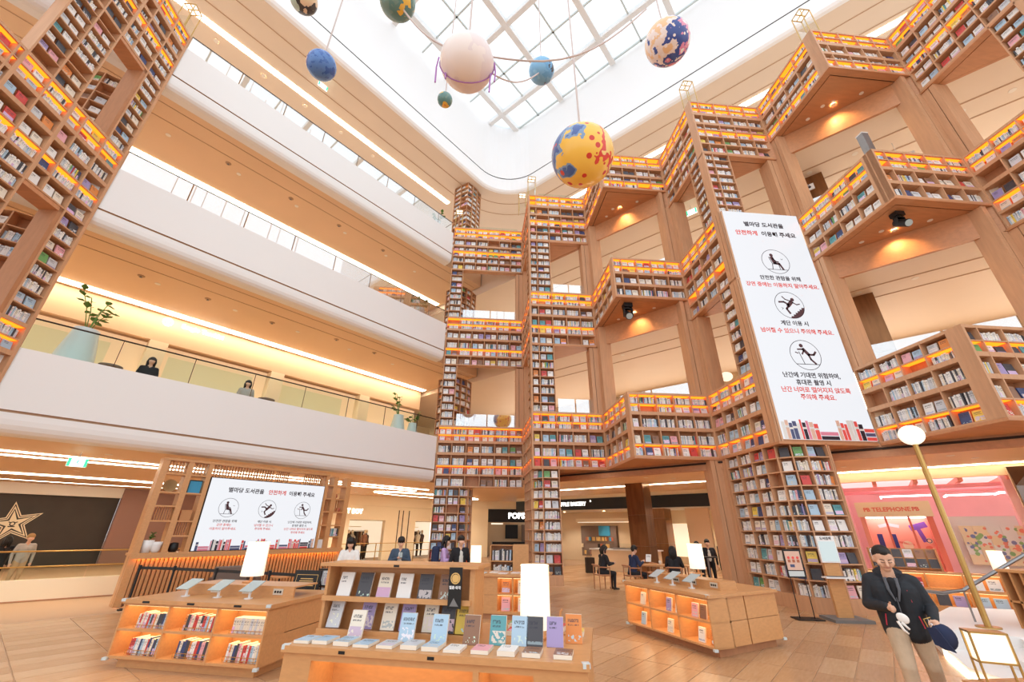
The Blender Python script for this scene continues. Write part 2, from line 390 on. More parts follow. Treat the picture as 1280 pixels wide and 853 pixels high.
# upper back walls
struct('wall_right', MB().obox(br(0,33), ER, NR, -34, 15.5, 0, .3, 5.1, 15.3), 'beige_wall')
for z0, z1, lb in ((5.2,8.4,'lower'),(11.1,14.2,'upper')):  # added glowing panels, put in to brighten the ceilings behind the zigzag
    for k, q in enumerate(range(-20,14,5)):
        t = thing('gallery_fill_panel', 'lit shop window on the %s storey behind the zigzag bookcases' % lb, 'window', (0,0,0), 0, 'added light panels behind the zigzag, '+lb)
        MB().obox(br(0,33), ER, NR, q, q+4.2, -.06, -.03, z0+.15, z1).build('fill_pane','fill_glow',t)
        for a in (0,2.06,4.12): MB().obox(br(0,33), ER, NR, q+a, q+a+.08, -.1, -.0, z0, z1+.1).build('frame_bar','cream',t)
struct('wall_left', MB().obox(bl(0,12), EL, NL, -9, 22, 0, .3, 5.15, 9.5), 'cream')
def wash_spot(p, z, e=70):
    """recessed spot that washes the fascia behind it"""
    downlight(p[0], p[1], z, 'recessed spot washing the wooden fascia of a bay', 'fascia wash spots', .06)
    ld_ = bpy.data.lights.new('spot_lamp','SPOT'); ld_.energy = e; ld_.color = (1,.62,.25); ld_.spot_size = math.radians(110); ld_.spot_blend = .8; ld_.shadow_soft_size = .05
    o = bpy.data.objects.new('spot_lamp', ld_); COL.objects.link(o); o.location = (p[0], p[1], z-.03)
    d = Vector((.28,.28,-.75)); o.rotation_euler = d.to_track_quat('-Z','Y').to_euler(); o.parent = LASTDL[0]; o.location = (0,0,-.03)
def fill_spot(x, y, z, e, ang=120, label='added recessed spot brightening the ground floor'):  # added lamps, put in to brighten the ground floor and the shops
    downlight(x, y, z, label, 'added ground floor spots', .08)
    ld_ = bpy.data.lights.new('spot_lamp','SPOT'); ld_.energy = e; ld_.color = (1,.92,.78); ld_.spot_size = math.radians(ang); ld_.spot_blend = .6; ld_.shadow_soft_size = .12
    o = bpy.data.objects.new('spot_lamp', ld_); COL.objects.link(o); o.parent = LASTDL[0]; o.location = (0,0,-.03)
# --- wood fascias, soffits and posts of the zigzag
for q in (-13,-10,-7,-4,-1,2,5,8,11):
    for c in (24.2,31): fill_spot(*br(q,c), 3.8, 190)
for s_ in (-4,-1,2,5,8,11,14):
    for d_ in (2.2,8.4): fill_spot(*bl(s_,d_), 3.8, 200)
for q in (-16.5,-13.5,-10.5,-7.5,-5): fill_spot(*br(q,36.2), 2.945, 140)
for s_ in (14.5,17,19.5,22): fill_spot(*bl(s_,8.0), 3.8, 160)
def tri(v, L, e): return [(v[0]+e,v[1]+e),(v[0]+L-e,v[1]+e),(v[0]+e,v[1]+L-e)]
for i, v in enumerate(V):
    bay = i in (1,3); L = 3.03
    for lvl, T in enumerate(TOPS):
        zb = (T-2.26, T-(1.87 if bay else 2.78), T-(2.12 if bay else 3.06))[lvl]
        so = thing('soffit', 'wood panelled underside of the %s %s bookcase %s' % (('narrow','projecting')[bay], ('lowest','middle','topmost')[lvl], ('beside the far corner','over the bakery tables','beside the tall poster screen','with the black stage light above the globe lamp' ,'at the far right')[i]), 'soffit'); so['kind'] = 'structure'
        a = tri(v, L, .0); b = tri(v, L, .24); c = tri(v, L, .28)
        fr = MB()
        fr.prism([a[0],a[1],b[1],b[0]], zb-.07, zb-.002); fr.prism([a[0],b[0],b[2],a[2]], zb-.07, zb-.002)
        fr.build('edge_frame','wood_soffit',so)
        MB().prism(c, zb-.055, zb-.01).build('panel','wood_soffit',so); MB().prism(b, zb-.03, zb-.004).build('gap_strip','groove',so)
        if bay and lvl or (not bay and lvl):
            for k, (dx, dy) in enumerate(((.9,1.35),(1.15,1.15),(.75,1.9),(1.9,.75)) if bay else ((.9,1.3),)):
                downlight(v[0]+dx, v[1]+dy, zb-.055, 'small recessed spot in a wooden bookcase soffit', 'soffit spots', .055)
    # fascia behind, down to the ceiling
    for lvl, T in enumerate(TOPS):
        zt = (T-2.26, T-1.87, T-2.12)[lvl]; z0 = (3.72, 9.46, 15.26)[lvl]
        f = strip('trim_2', None, ER, NR, K[i], 0, math.dist(K[i],K[i+1]), .02, .12, z0, zt, 'wood_soffit'); f['kind'] = 'structure'
        if lvl and i in (1,3,4):
            mid = ((K[i][0]+K[i+1][0])/2-.28, (K[i][1]+K[i+1][1])/2-.28); wash_spot(mid, zt-.08)
        if lvl == 0:
            f = strip('trim_2', None, ER, NR, K[i], 0, math.dist(K[i],K[i+1]), -.02, .02, 3.92, 3.98, 'groove'); f['kind'] = 'structure'
for i, k in enumerate(K):
    post = thing('corner_post', 'wood clad post in the zigzag corner %s' % ('nearest the white galleries','left of the bakery bay','right of the bakery bay','beside the tall poster screen','right of the bay with the stage light','at the far right edge')[i], 'post'); post['kind'] = 'structure'
    f1 = i-1 in (1,3); f2 = i in (1,3)      # is the front face ending here / the side face starting here a bay?
    for lv, z0 in ((0,TOPS[0]),(1,TOPS[1]),(2,0)):
        if lv == 2 and i != 2: continue
        e1 = 4.05 if lv == 2 else TOPS[lv+1]-((1.87,2.12) if f1 else (2.78,3.06))[lv]-.075
        e2 = 4.05 if lv == 2 else TOPS[lv+1]-((1.87,2.12) if f2 else (2.78,3.06))[lv]-.075
        w1 = w2 = .34
        for a0, a1 in ((-w1,-.19),(-.17,.3)): board('cladding', post, k[0]+a0, k[0]+a1, k[1]+.04, k[1]+.55, z0, min(e1,e2) if a1 > 0 else e1, 'wood')
        for a0, a1 in ((-w2,-.19),(-.17,.04)): board('cladding', post, k[0]+.04, k[0]+.55, k[1]+a0, k[1]+a1, z0, e2, 'wood')
        board('gap_strip', post, k[0]-.19, k[0]-.17, k[1]+.08, k[1]+.5, z0, e1, 'groove'); board('gap_strip', post, k[0]+.08, k[0]+.5, k[1]-.19, k[1]-.17, z0, e2, 'groove')
# ================================================================== books
def book_material():
    m = bpy.data.materials.new('book_print'); m.use_nodes = True; nt = m.node_tree; L = nt.links.new; N = nt.nodes.new; b = nt.nodes['Principled BSDF']
    at = N('ShaderNodeAttribute'); at.attribute_name = 'Col'
    uv = N('ShaderNodeUVMap'); uv.uv_map = 'UVMap'; sp = N('ShaderNodeSeparateXYZ'); L(uv.outputs[0], sp.inputs[0])
    def math_(op, a, c=None, d=None):
        n = N('ShaderNodeMath'); n.operation = op
        for i, x in enumerate((a, c, d)):
            if x is None: continue
            if isinstance(x, (int,float)): n.inputs[i].default_value = x
            else: L(x, n.inputs[i])
        return n.outputs[0]
    u = math_('FRACT', sp.outputs[0]); sd = math_('FLOOR', sp.outputs[0]); v = sp.outputs[1]
    wn = N('ShaderNodeTexWhiteNoise'); wn.noise_dimensions = '1D'; L(sd, wn.inputs['W'])
    sc = N('ShaderNodeSeparateColor'); L(wn.outputs['Color'], sc.inputs[0]); r1, r2, r3 = sc.outputs
    def band(x, lo, hi): return math_('MULTIPLY', math_('GREATER_THAN', x, lo), math_('LESS_THAN', x, hi))
    # picture block in the lower half
    blk = math_('MULTIPLY', band(v, .08, math_('MULTIPLY_ADD', r1, .4, .14)), band(u, math_('MULTIPLY', r2, .2), .97))
    hs = N('ShaderNodeHueSaturation'); L(wn.outputs['Color'], hs.inputs['Color']); hs.inputs['Saturation'].default_value = .38; hs.inputs['Value'].default_value = .85
    no = N('ShaderNodeTexNoise'); no.inputs['Scale'].default_value = 5; cx = N('ShaderNodeCombineXYZ'); L(sp.outputs[0], cx.inputs[0]); L(math_('MULTIPLY', v, 1.4), cx.inputs[1]); L(cx.outputs[0], no.inputs['Vector'])
    mx = N('ShaderNodeMix'); mx.data_type = 'RGBA'
    L(math_('MULTIPLY', math_('MULTIPLY', blk, math_('GREATER_THAN', r3, .35)), math_('GREATER_THAN', no.outputs[0], math_('MULTIPLY_ADD', r2, .3, .3))), mx.inputs[0]); L(at.outputs['Color'], mx.inputs[6]); L(hs.outputs[0], mx.inputs[7])
    # title: small dark marks in two lines
    n2 = N('ShaderNodeTexNoise'); n2.inputs['Scale'].default_value = 1; cy = N('ShaderNodeCombineXYZ'); L(math_('MULTIPLY', sp.outputs[0], 22), cy.inputs[0]); L(math_('MULTIPLY', v, 10), cy.inputs[1]); L(cy.outputs[0], n2.inputs['Vector'])
    ttl = math_('MULTIPLY', math_('MULTIPLY', math_('ADD', band(v, .72, .84), band(v, .60, .66)), band(u, .14, math_('MULTIPLY_ADD', r3, .4, .5))), math_('GREATER_THAN', n2.outputs[0], .47))
    dk = N('ShaderNodeMix'); dk.data_type = 'RGBA'; L(math_('MULTIPLY', ttl, .75), dk.inputs[0]); L(mx.outputs[2], dk.inputs[6]); dk.inputs[7].default_value = (.03,.03,.05,1)
    L(dk.outputs[2], b.inputs['Base Color']); b.inputs['Roughness'].default_value = .45
    MATS['book'] = m
book_material()
PAL = [('white',(236,234,230),30),('cream',(232,222,204),12),('pale grey',(205,208,212),12),('pale blue',(172,200,220),9),('teal',(92,158,164),4),('dark grey',(70,70,76),8),
       ('navy',(60,76,120),5),('red',(206,72,66),4),('orange',(226,140,70),3),('yellow',(236,206,90),4),('green',(110,166,96),3),('pink',(232,170,178),5),('lilac',(166,150,196),3),('brown',(142,104,80),3)]
PN = [p[0] for p in PAL]; PW = [p[2] for p in PAL]; PC = {p[0]: lin(p[1]) for p in PAL}
PAGES = lin((238,230,214))
BOOKS = []
def add_book(o, t, n, w, h, d, lean=0, col=None, face=True, where='', force=False, zo=None, lay=False, yaw=0, tilt=0):
    """o: plan point and z of the lower left front edge; t along the shelf, n into it"""
    x, y, z = o
    def P(a, dd, hh): return (x+t[0]*(a+hh*tilt)+n[0]*(dd+hh*lean), y+t[1]*(a+hh*tilt)+n[1]*(dd+hh*lean), z+hh)
    vs = [P(0,0,0),P(w,0,0),P(w,d,0),P(0,d,0),P(0,0,h),P(w,0,h),P(w,d,h),P(0,d,h)]
    col = col or random.choices(PN, PW)[0]
    c = (x+t[0]*w/2, y+t[1]*w/2, z+h/2); BOOKS.append([vs, face, col, where, force, c, w*h, lay])
BF = [(0,1,5,4),(1,2,6,5),(2,3,7,6),(3,0,4,7),(4,5,6,7),(0,3,2,1)]
def book_geo(bs, name):
    nv = len(bs); me = bpy.data.meshes.new(name); vs = []; fs = []; cols = []; uvs = []
    for i, (v, face, col, wh, fo, c, ar, lay) in enumerate(bs):
        b = len(vs); vs += v; cc = PC[col]; sd = random.randrange(900)
        pr = True
        for k, f in enumerate(BF):
            fs.append([b+j for j in f])
            show = (k == 4) if lay else (k == 0)
            spine = (k in (3,2,0) if face else k in (0,1,3)) or (lay and k in (4,))
            if lay and k in (0,1): spine = False
            if face and not lay and k == 1: spine = False
            cols += [cc if spine else PAGES]*4
            uvs += ([(sd+.001,.0),(sd+.999,.0),(sd+.999,1.),(sd+.001,1.)] if show and pr else [(sd+.5,-1.)]*4)
    me.from_pydata(vs, [], fs)
    ca = me.color_attributes.new('Col', 'FLOAT_COLOR', 'CORNER'); ca.data.foreach_set('color', np.array(cols, 'f').ravel())
    ul = me.uv_layers.new(name='UVMap'); ul.data.foreach_set('uv', np.array(uvs, 'f').ravel())
    me.materials.append(MATS['book']); me.update(); return me
def fill_cell(o, t, n, w, zl, zh, where, style=None, prob=.97, col=None):
    H = zh-zl
    if random.random() > prob or w < .12: return
    style = style or ('face' if random.random() < .56 else 'spine')
    if style == 'face':
        nb = 1 if w < .45 else 2; bw = min(.235, (w-.1)/nb-.03); bh = min(.30, H*.78); gap = (w-nb*bw)/(nb+1)
        for k in range(nb):
            a = gap+k*(bw+gap); hh = bh*random.uniform(.9,1.03); j = random.uniform(.0,.03)
            add_book((o[0]+t[0]*a+n[0]*(.05+j), o[1]+t[1]*a+n[1]*(.05+j), zl+.004), t, n, bw, hh, .03, .12, None, True, where)
    else:
        a = w*random.uniform(.05,.12); end = w*random.uniform(.82,.95); tone = random.random()
        while a < end:
            bw = random.uniform(.03,.055); hh = min(.3,H*random.uniform(.62,.8)); j = random.uniform(0,.02)
            c = random.choices(('white','cream','pale grey','dark grey','pale blue'),(6,3,2,2,1))[0] if tone < .7 else None
            add_book((o[0]+t[0]*a+n[0]*(.06+j), o[1]+t[1]*a+n[1]*(.06+j), zl+.004), t, n, bw-.004, hh, .17, 0, c, False, where, tilt=random.choice((0,0,0,.05)))
            a += bw
# ================================================================== bookcases
ORD = ('first','second','third','fourth','fifth','sixth','seventh','eighth','ninth','tenth','eleventh','twelfth','thirteenth')
SH = {'narrow side of the bookcase column next to the broad bookcase wall': 'column side bookcase', 'tall bookcase column reaching the floor with window openings to its right': 'tall column bookcase', 'left side of the projecting bookcase bay over the bakery tables': 'bakery bay side', 'front of the projecting bookcase bay over the bakery tables': 'bakery bay front', 'side of the bookcase column left of the tall poster screen': 'screen column side', 'bookcase head above the tall poster screen': 'bookcase above screen', 'side of the projecting bookcase bay right of the tall poster screen': 'bay side beside screen', 'front of the projecting bookcase bay behind the globe lamp': 'globe lamp bay front', 'bookcase face at the far right edge with an opening above': 'far right bookcase', 'rounded floor bookcase under the broad bookcase wall': 'broad bookcase', 'rounded foot of the tall bookcase column': 'tall column', 'rounded foot of the bookcase column under the tall poster screen': 'screen column'}
def SHORT(l): return SH.get(l, l)
def band_name(z0, z1):
    for n, T in zip(('lowest band','middle band','top band'), TOPS):
        if abs(z1-T) < .01: return n
    return 'foot' if z0 < .2 else ('lower column' if z1 < 11 else 'upper column')
def block(root, path, rows, z0, z1, where, depth=.32, m='wood', lit='led', books=True, stile=0, skip=None, style=None, back='wood_dark', th=.03, prob=.97):
    """one run of shelving: path = plan points of the front edge, one cell between two points; rows = (low, high, lit) from the bottom up"""
    n = len(path); T = []; NN = []
    for i in range(n-1):
        d = Vector(path[i+1])-Vector(path[i]); d.normalize(); T.append(d); NN.append(Vector((-d.y,d.x)))
    vn = []
    for i in range(n):
        a = NN[max(0,i-1)]; b = NN[min(n-2,i)]; v = (a+b).normalized(); k = 1/max(.5,v.dot(a)); vn.append(v*k)
    Fp = [Vector(p) for p in path]
    def ribbon(d0, d1): return [tuple(p+v*d0) for p, v in zip(Fp,vn)]+[tuple(p+v*d1) for p, v in reversed(list(zip(Fp,vn)))]
    straight = all((T[i]-T[0]).length < 1e-3 for i in range(n-1))
    def rb(name, za, zb, d0, d1, mm):
        e = th if name == 'light_panel' else 0
        if straight: return oboard(name, root, path[0], T[0], e, (Fp[-1]-Fp[0]).length-e, d0, d1, za, zb, mm)
        return MB().prism(ribbon(d0,d1), za, zb).build(name, mm, root)
    zs = [z0]+[r for rw in rows for r in rw[:2]]+[z1]
    for k in range(0, len(zs), 2):
        if zs[k+1]-zs[k] > .004: rb('fascia_board' if zs[k+1]-zs[k] > .08 else 'shelf', zs[k], zs[k+1], .004, depth, m)
    rb('back_panel', z0+.01, z1-.01, depth-.03, depth, back)
    for i in range(n):
        t = T[min(i,n-2)]; nn = vn[i].normalized(); o = Fp[i]
        a = th/2; da = 0 if 0 < i < n-1 else (a if i == 0 else -a)
        tt = (nn.y, -nn.x)
        oboard('upright', root, tuple(o), tt, -a+da, a+da, 0, depth, z0, z1, m)
    for ri, (zl, zh, li) in enumerate(rows):
        if li and lit: rb('light_panel', zh-.01, zh-.001, .05, depth-.06, lit)
        if books:
            for i in range(n-1):
                if skip and skip(i, zl): continue
                w = (Fp[i+1]-Fp[i]).length
                o = Fp[i]+T[i]*th*.5
                fill_cell(tuple(o), tuple(T[i]), tuple(NN[i]), w-th, zl, zh, where if where.startswith('the ') else '%s shelf up, %s compartment, %s, %s' % (ORD[ri], ORD[i], band_name(z0,z1), where), style, prob)
def cols(p0, p1, ws):
    d = (Vector(p1)-Vector(p0)); l = d.length; d.normalize(); s = sum(ws); out = [p0]; a = 0
    for w in ws: a += w*l/s; out.append(tuple(Vector(p0)+d*a))
    return out
def band_rows(T, kind, lit=(1,2,5)):
    if kind[0] == 't': R = [(.40,.08),(.70,.43),(1.28,.86),(1.67,1.41),(2.08,1.74),(2.5,2.13),(2.98,2.56)]; n = 5 if kind == 'tb' else 7
    else: R = [(.40,.08),(.70,.43),(1.25,.82),(1.82,1.37),(2.22,1.86),(2.74,2.3)]; n = {'2b':5,'3b':4,'3n':6,'2n':6}[kind]
    bot = {'tb':2.12,'t':3.06,'2b':2.26,'3b':1.87,'3n':2.78,'2n':2.79}[kind]
    return [(T-a, T-b, (k+1) in lit) for k, (a,b) in list(enumerate(R))[:n]][::-1], T-bot
def stack_rows(z0, z1, n):
    h = (z1-z0)/n; return [(z0+k*h+.015, z0+(k+1)*h-.015, False) for k in range(n)]
def stile(root, p, t, a0, a1, z0, z1):
    oboard('stile', root, p, t, a0, (a0+a1)/2-.012, .0, .04, z0, z1, 'wood'); oboard('stile', root, p, t, (a0+a1)/2+.012, a1, .0, .04, z0, z1, 'wood')
    oboard('gap_strip', root, p, t, (a0+a1)/2-.012, (a0+a1)/2+.012, .03, .045, z0, z1, 'groove')
X1 = (1,0); YM = (0,-1)
W1 = [.36,.665,.665,.665,.665]                   # cell widths of the faces that look at the hall
# face A -------------------------------------------------------------
rA = thing('bookcase_wall', 'broad bookcase wall beside the white galleries, with two window openings', 'bookcase')
pA = cols((-1.65,19.75),(2.4,19.75),[1]*6)
for lvl, T in enumerate(TOPS):
    rows, zb = band_rows(T, ('2n','3n','t')[lvl]); block(rA, pA, rows, zb, T, 'broad gallery bookcase')
for z0, z1 in ((TOPS[0],TOPS[1]-2.78),(TOPS[1],TOPS[2]-3.06)): block(rA, pA[:2], stack_rows(z0,z1,8), z0, z1, 'broad gallery bookcase')
def side_face(i, kinds, label, lits=((1,2,5),)*3, column=True):
    """face that runs back from the outer corner V[i] to the inner corner K[i]"""
    r = thing('bookcase_wall', label, 'bookcase'); k, v = K[i], V[i]
    s0 = (v[0], v[1]+.36); p = cols(k, s0, [1]*4); wh = SHORT(label)
    for lvl, T in enumerate(TOPS):
        if not kinds[lvl]: continue
        rows, zb = band_rows(T, kinds[lvl], lits[lvl]); block(r, p, rows, zb, T, wh); stile(r, s0, YM, 0, .36, zb, T)
    if column:
        for z0, z1 in ((TOPS[0],TOPS[1]-2.78),(TOPS[1],TOPS[2]-3.06)):
            block(r, p[3:], stack_rows(z0,z1,8), z0, z1, wh); stile(r, s0, YM, 0, .36, z0, z1)
    return r
def front_face(i, kinds, label, lits=((1,2,5),)*3, column=True, end=None):
    r = thing('bookcase_wall', label, 'bookcase'); v, k = V[i], K[i+1]; wh = SHORT(label)
    p = cols((v[0]+.04,v[1]), (k[0]-.0,k[1]), W1)
    for lvl, T in enumerate(TOPS):
        if not kinds[lvl]: continue
        rows, zb = band_rows(T, kinds[lvl], lits[lvl]); block(r, p, rows, zb, T, wh)
        board('stile', r, v[0]+.0, v[0]+.045, v[1]-.002, v[1]+.3, zb, T, 'wood')
    if column:
        for j, (z0, z1) in enumerate(((TOPS[0],TOPS[1]-2.78),(TOPS[1],TOPS[2]-3.06))):
            if column == 'top' and j == 0: continue
            block(r, p[:3], stack_rows(z0,z1,8), z0, z1, wh); board('stile', r, v[0], v[0]+.045, v[1]-.002, v[1]+.3, z0, z1, 'wood')
    return r
side_face(0, ('2b','3n','t'), 'narrow side of the bookcase column next to the broad bookcase wall')
rB = front_face(0, ('2b','3n','t'), 'tall bookcase column reaching the floor with window openings to its right')
side_face(1, ('2b','3b','tb'), 'left side of the projecting bookcase bay over the bakery tables', column=False)
front_face(1, ('2b','3b','tb'), 'front of the projecting bookcase bay over the bakery tables', column=False)
rE = side_face(2, ('2b','3n','t'), 'side of the bookcase column left of the tall poster screen')
rF = front_face(2, ('', '', 't'), 'bookcase head above the tall poster screen', column='top')
side_face(3, ('2b','3b','tb'), 'side of the projecting bookcase bay right of the tall poster screen', lits=((2,5),(1,2),(1,2,5)), column=False)
front_face(3, ('2b','3b','tb'), 'front of the projecting bookcase bay behind the globe lamp', lits=((2,5),(1,2),(1,2,5)), column=False)
side_face(4, ('','3n','t'), 'bookcase face at the far right edge with an opening above')
# ground floor columns --------------------------------------------------
def arc(cx, cy, r, a0, a1, n): return [(cx+r*math.cos(math.radians(a0+(a1-a0)*k/n)), cy+r*math.sin(math.radians(a0+(a1-a0)*k/n))) for k in range(n+1)]
def ground_case(label, path, z1, nrows, root=None, m='wood', prob=.9, zlo=.32):
    r = root or thing('bookcase_column', label, 'bookcase')
    rows = stack_rows(zlo, z1, nrows); block(r, path, rows, 0.0, z1, SHORT(label), lit=None, prob=prob)
    return r
ground_case('rounded floor bookcase under the broad bookcase wall', [(-1.65,19.75),(-1.05,19.75),(-.5,19.75)]+arc(-.5,20.35,.6,-90,0,2)[1:]+[(.1,20.9)], 3.54, 9)
ground_case('rounded foot of the tall bookcase column', [(2.4,19.3),(2.4,18.7),(2.4,18.1),(2.4,17.5),(2.4,17.1)]+arc(2.8,17.1,.4,180,270,1)[1:]+[(3.48,16.7)], 4.06, 10)
ground_case('rounded foot of the bookcase column under the tall poster screen', [(8.45,13.4),(8.45,12.75),(8.45,12.1),(8.45,11.5)]+arc(9.2,11.47,.75,180,270,3)[1:]+[(9.85,10.72)], 4.06, 10, prob=.92)
# left tower -----------------------------------------------------------
rL = thing('bookcase_wall', 'giant bookcase wall in the near left corner, with window openings', 'bookcase')
XL = -11.1; wl = 'giant left bookcase'
def pl(y0, y1, ws): return cols((XL,y0),(XL,y1),ws)
yc = [3.4,4.05,4.7,5.35,6.0,6.65]
pfull = [(XL,y) for y in (3.7,4.35,5.0,5.65,6.3,6.95)]+[(XL,7.12)]
pmid = [(XL,7.12),(XL,7.78),(XL,8.46)]; pright = [(XL,8.46),(XL,8.86),(XL,9.54),(XL,10.2)]
for lvl, T in enumerate(TOPS):
    rows, zb = band_rows(T, ('2n','3n','t')[lvl]); block(rL, pright, rows, zb, T, wl, th=.045); block(rL, pfull, rows, zb, T, wl, th=.045)
    # the two columns in the middle keep the same pitch all the way up
    if lvl < 2: zt = TOPS[lvl+1]-(2.78 if lvl == 0 else 3.06); block(rL, pmid, stack_rows(T,zt,8), T, zt, wl, th=.045); block(rL, pright[2:], stack_rows(T,zt,8), T, zt, wl, th=.045)
    block(rL, pmid, rows, zb, T, wl, th=.045)
block(rL, pfull[2:], stack_rows(TOPS[0],TOPS[1]-2.78,8), TOPS[0], TOPS[1]-2.78, wl, th=.045)
for z0, z1 in ((TOPS[0],TOPS[1]-2.78),(TOPS[1],TOPS[2]-3.06)):
    for y in (8.46, 9.5): board('window_jamb', rL, XL-.5, XL-.33, y, y+.08, z0, z1, 'wood')
    board('window_head', rL, XL-.5, XL-.02, 8.46, 9.6, z1-.12, z1-.002, 'wood_soffit'); board('window_jamb', rL, XL-.5, XL-.02, 9.44, 9.54, z0, z1, 'wood_dark')
board('window_head', rL, XL-.9, XL-.02, 3.7, 7.0, TOPS[2]-3.2, TOPS[2]-3.062, 'wood_soffit')
board('side_panel', rL, XL-.4, XL, 10.2, 10.24, 3.56, TOPS[2], 'wood')
# curved bookcase seen inside the left tower
rI = thing('bookcase_column', 'curved inner bookcase seen through the openings of the giant left wall', 'bookcase')
for z0, z1 in ((TOPS[0]+.0,TOPS[1]-2.8),(TOPS[1]+.0,TOPS[2]-3.1)):
    block(rI, [(-13.4,9.6),(-12.9,9.6),(-12.45,9.68),(-12.1,9.9),(-11.9,10.25)], stack_rows(z0,z1,7), z0, z1, 'the curved inner bookcase', lit=None, prob=.8)
# tower behind face A, from the first floor to the topmost ceiling
rT = thing('bookcase_column', 'dim rounded bookcase column behind the broad bookcase wall', 'bookcase')
for z0, z1, n in ((6.35,9.4,8),(12.27,15.2,8),(18.4,23.55,13)):
    block(rT, [(-2.05,21.95),(-1.6,21.55),(-1.1,21.2),(-.75,21.5),(-.45,21.85),(-.2,22.3)], stack_rows(z0,z1,n), z0, z1, 'the dim bookcase column behind the broad bookcase wall', lit=None, prob=.85)
# glass lanterns on the outer corners -----------------------------------
def lantern(x, y, z, label, h=1.35):
    t = thing('corner_lantern', label, 'lantern', (x,y,z)); w = .2
    for sx in (-1,1):
        for sy in (-1,1): MB().box(sx*w-.012,sx*w+.012,sy*w-.012,sy*w+.012,0,h).build('corner_bar','gold',t)
    for a in (-w,0,w):
        board('top_bar', t, -w,w,a-.015,a+.015,h-.03,h,'gold'); board('top_bar', t, a-.015,a+.015,-w,w,h-.028,h-.002,'gold')
    MB().box(-w+.015,w-.015,-w+.015,w-.015,0,h*.45).build('glass_box','glass_clear',t)
    MB().box(-w+.01,w-.01,-w+.01,w-.01,h+.001,h+.02).build('light_panel','lantern_light',t)
for (x,y), lb in zip(((2.62,16.92),(8.67,10.94),(11.72,7.9),(-11.32,9.98),(-1.45,19.95)), ('on the tall bookcase column','over the tall poster screen','on the right hand bookcase bay','on the giant left bookcase wall','on the broad bookcase wall')):
    lantern(x, y, TOPS[2], 'glass and gold corner lantern %s' % lb)
lantern(2.25,18.2,TOPS[2],'glass and gold corner lantern between the broad wall and the tall column')
# glass rail along the bookcase tops
def toprail(name, pts, z, h, label):
    t = thing('glass_balustrade', label, 'balustrade')
    for a, b in zip(pts[:-1], pts[1:]):
        d = (Vector(b)-Vector(a)); l = d.length; d.normalize()
        MB().obox(a, tuple(d), (-d.y,d.x), .03, l-.03, -.008,.008, z, z+h).build('glass_panel','glass_rail' if h > 1 else 'glass',t)
    return t
toprail('g', [(-1.2,20.2),(2.2,20.2)], TOPS[2], .5, 'low glass rail on top of the broad bookcase wall')
toprail('g', [(3.0,17.1),(5.2,17.1)], TOPS[2], .5, 'low glass rail on top of the tall bookcase column')
toprail('g', [(9.2,11.1),(11.4,11.1)], TOPS[2], .5, 'low glass rail above the tall poster screen')
for (p, q, z, lb) in (((-.9,20.2),(2.2,20.2),6.35,'lower opening of the broad wall'),((-.9,20.2),(2.2,20.2),12.27,'upper opening of the broad wall'),((3.6,17.1),(5.2,17.1),6.35,'lower opening of the tall column'),((3.6,17.1),(5.2,17.1),12.27,'upper opening of the tall column'),
                  ((5.9,16.7),(8.45,14.2),6.35,'lower bakery bay'),((5.9,16.7),(8.45,14.2),12.27,'upper bakery bay'),((12.0,10.5),(14.4,8.1),6.35,'lower bay right of the screen'),((12.0,10.5),(14.4,8.1),12.27,'upper bay right of the screen'),((9,13.1),(10.6,11.6),12.27,'opening beside the screen head')):
    m = ((p[0]+q[0])/2,(p[1]+q[1])/2); toprail('g', [p,m,q], z-.4, 1.1, 'clear glass rail inside the %s' % lb)
oboard('side_panel', rF, (9.9,10.76), (.1,.995), 0, 1.5, -.04, .0, 0, 4.0, 'wood')
# ================================================================== screens
def book_strip(sh, x0, x1, y0, hmax, seed):
    rnd = random.Random(seed); x = x0
    while x < x1-.02*hmax:
        k = rnd.random()
        if k < .16:
            w = hmax*.9; n = rnd.randint(2,3)
            for j in range(n): sh.rect(x, min(x1,x+w), y0+j*hmax*.2, y0+j*hmax*.2+hmax*.17, rnd.choice((1,3,5,0)))
            x += w+hmax*.05
        else:
            w = hmax*rnd.uniform(.1,.22); h = hmax*rnd.uniform(.7,1); m = rnd.choice((0,1,1,3,4,5,6)); sh.rect(x, min(x1,x+w), y0, y0+h, m); 
            if w > hmax*.15: sh.rect(x, min(x1,x+w), y0+h*.6, y0+h*.72, 4, .001)
            x += w+hmax*.02
INKS = ['ink','ink_red','ink_maroon','ink_pink','ink_grey','ink_blue','ink_tan']
def pict_sit(s, x, y, r):
    s.ring(x,y,r,r*.035,0); s.disc(x-.2*r,y+.52*r,.13*r,2)
    s.line([(x-.22*r,y+.32*r),(x-.1*r,y-.12*r)], .26*r, 2); s.line([(x-.1*r,y-.12*r),(x+.22*r,y-.16*r),(x+.4*r,y-.62*r)], .15*r, 2); s.line([(x-.18*r,y+.25*r),(x+.05*r,y+.0*r),(x+.2*r,y-.02*r)], .09*r, 2)
    s.line([(x-.42*r,y+.35*r),(x-.28*r,y-.2*r),(x+.16*r,y-.24*r),(x+.18*r,y-.62*r)], .05*r, 0); s.line([(x-.28*r,y-.2*r),(x-.36*r,y-.64*r)], .05*r, 0); s.line([(x-.72*r,y-.66*r),(x+.72*r,y-.66*r)], .04*r, 0)
    s.line([(x+.42*r,y+.25*r),(x+.5*r,y+.18*r),(x+.56*r,y+.26*r)], .03*r, 0)
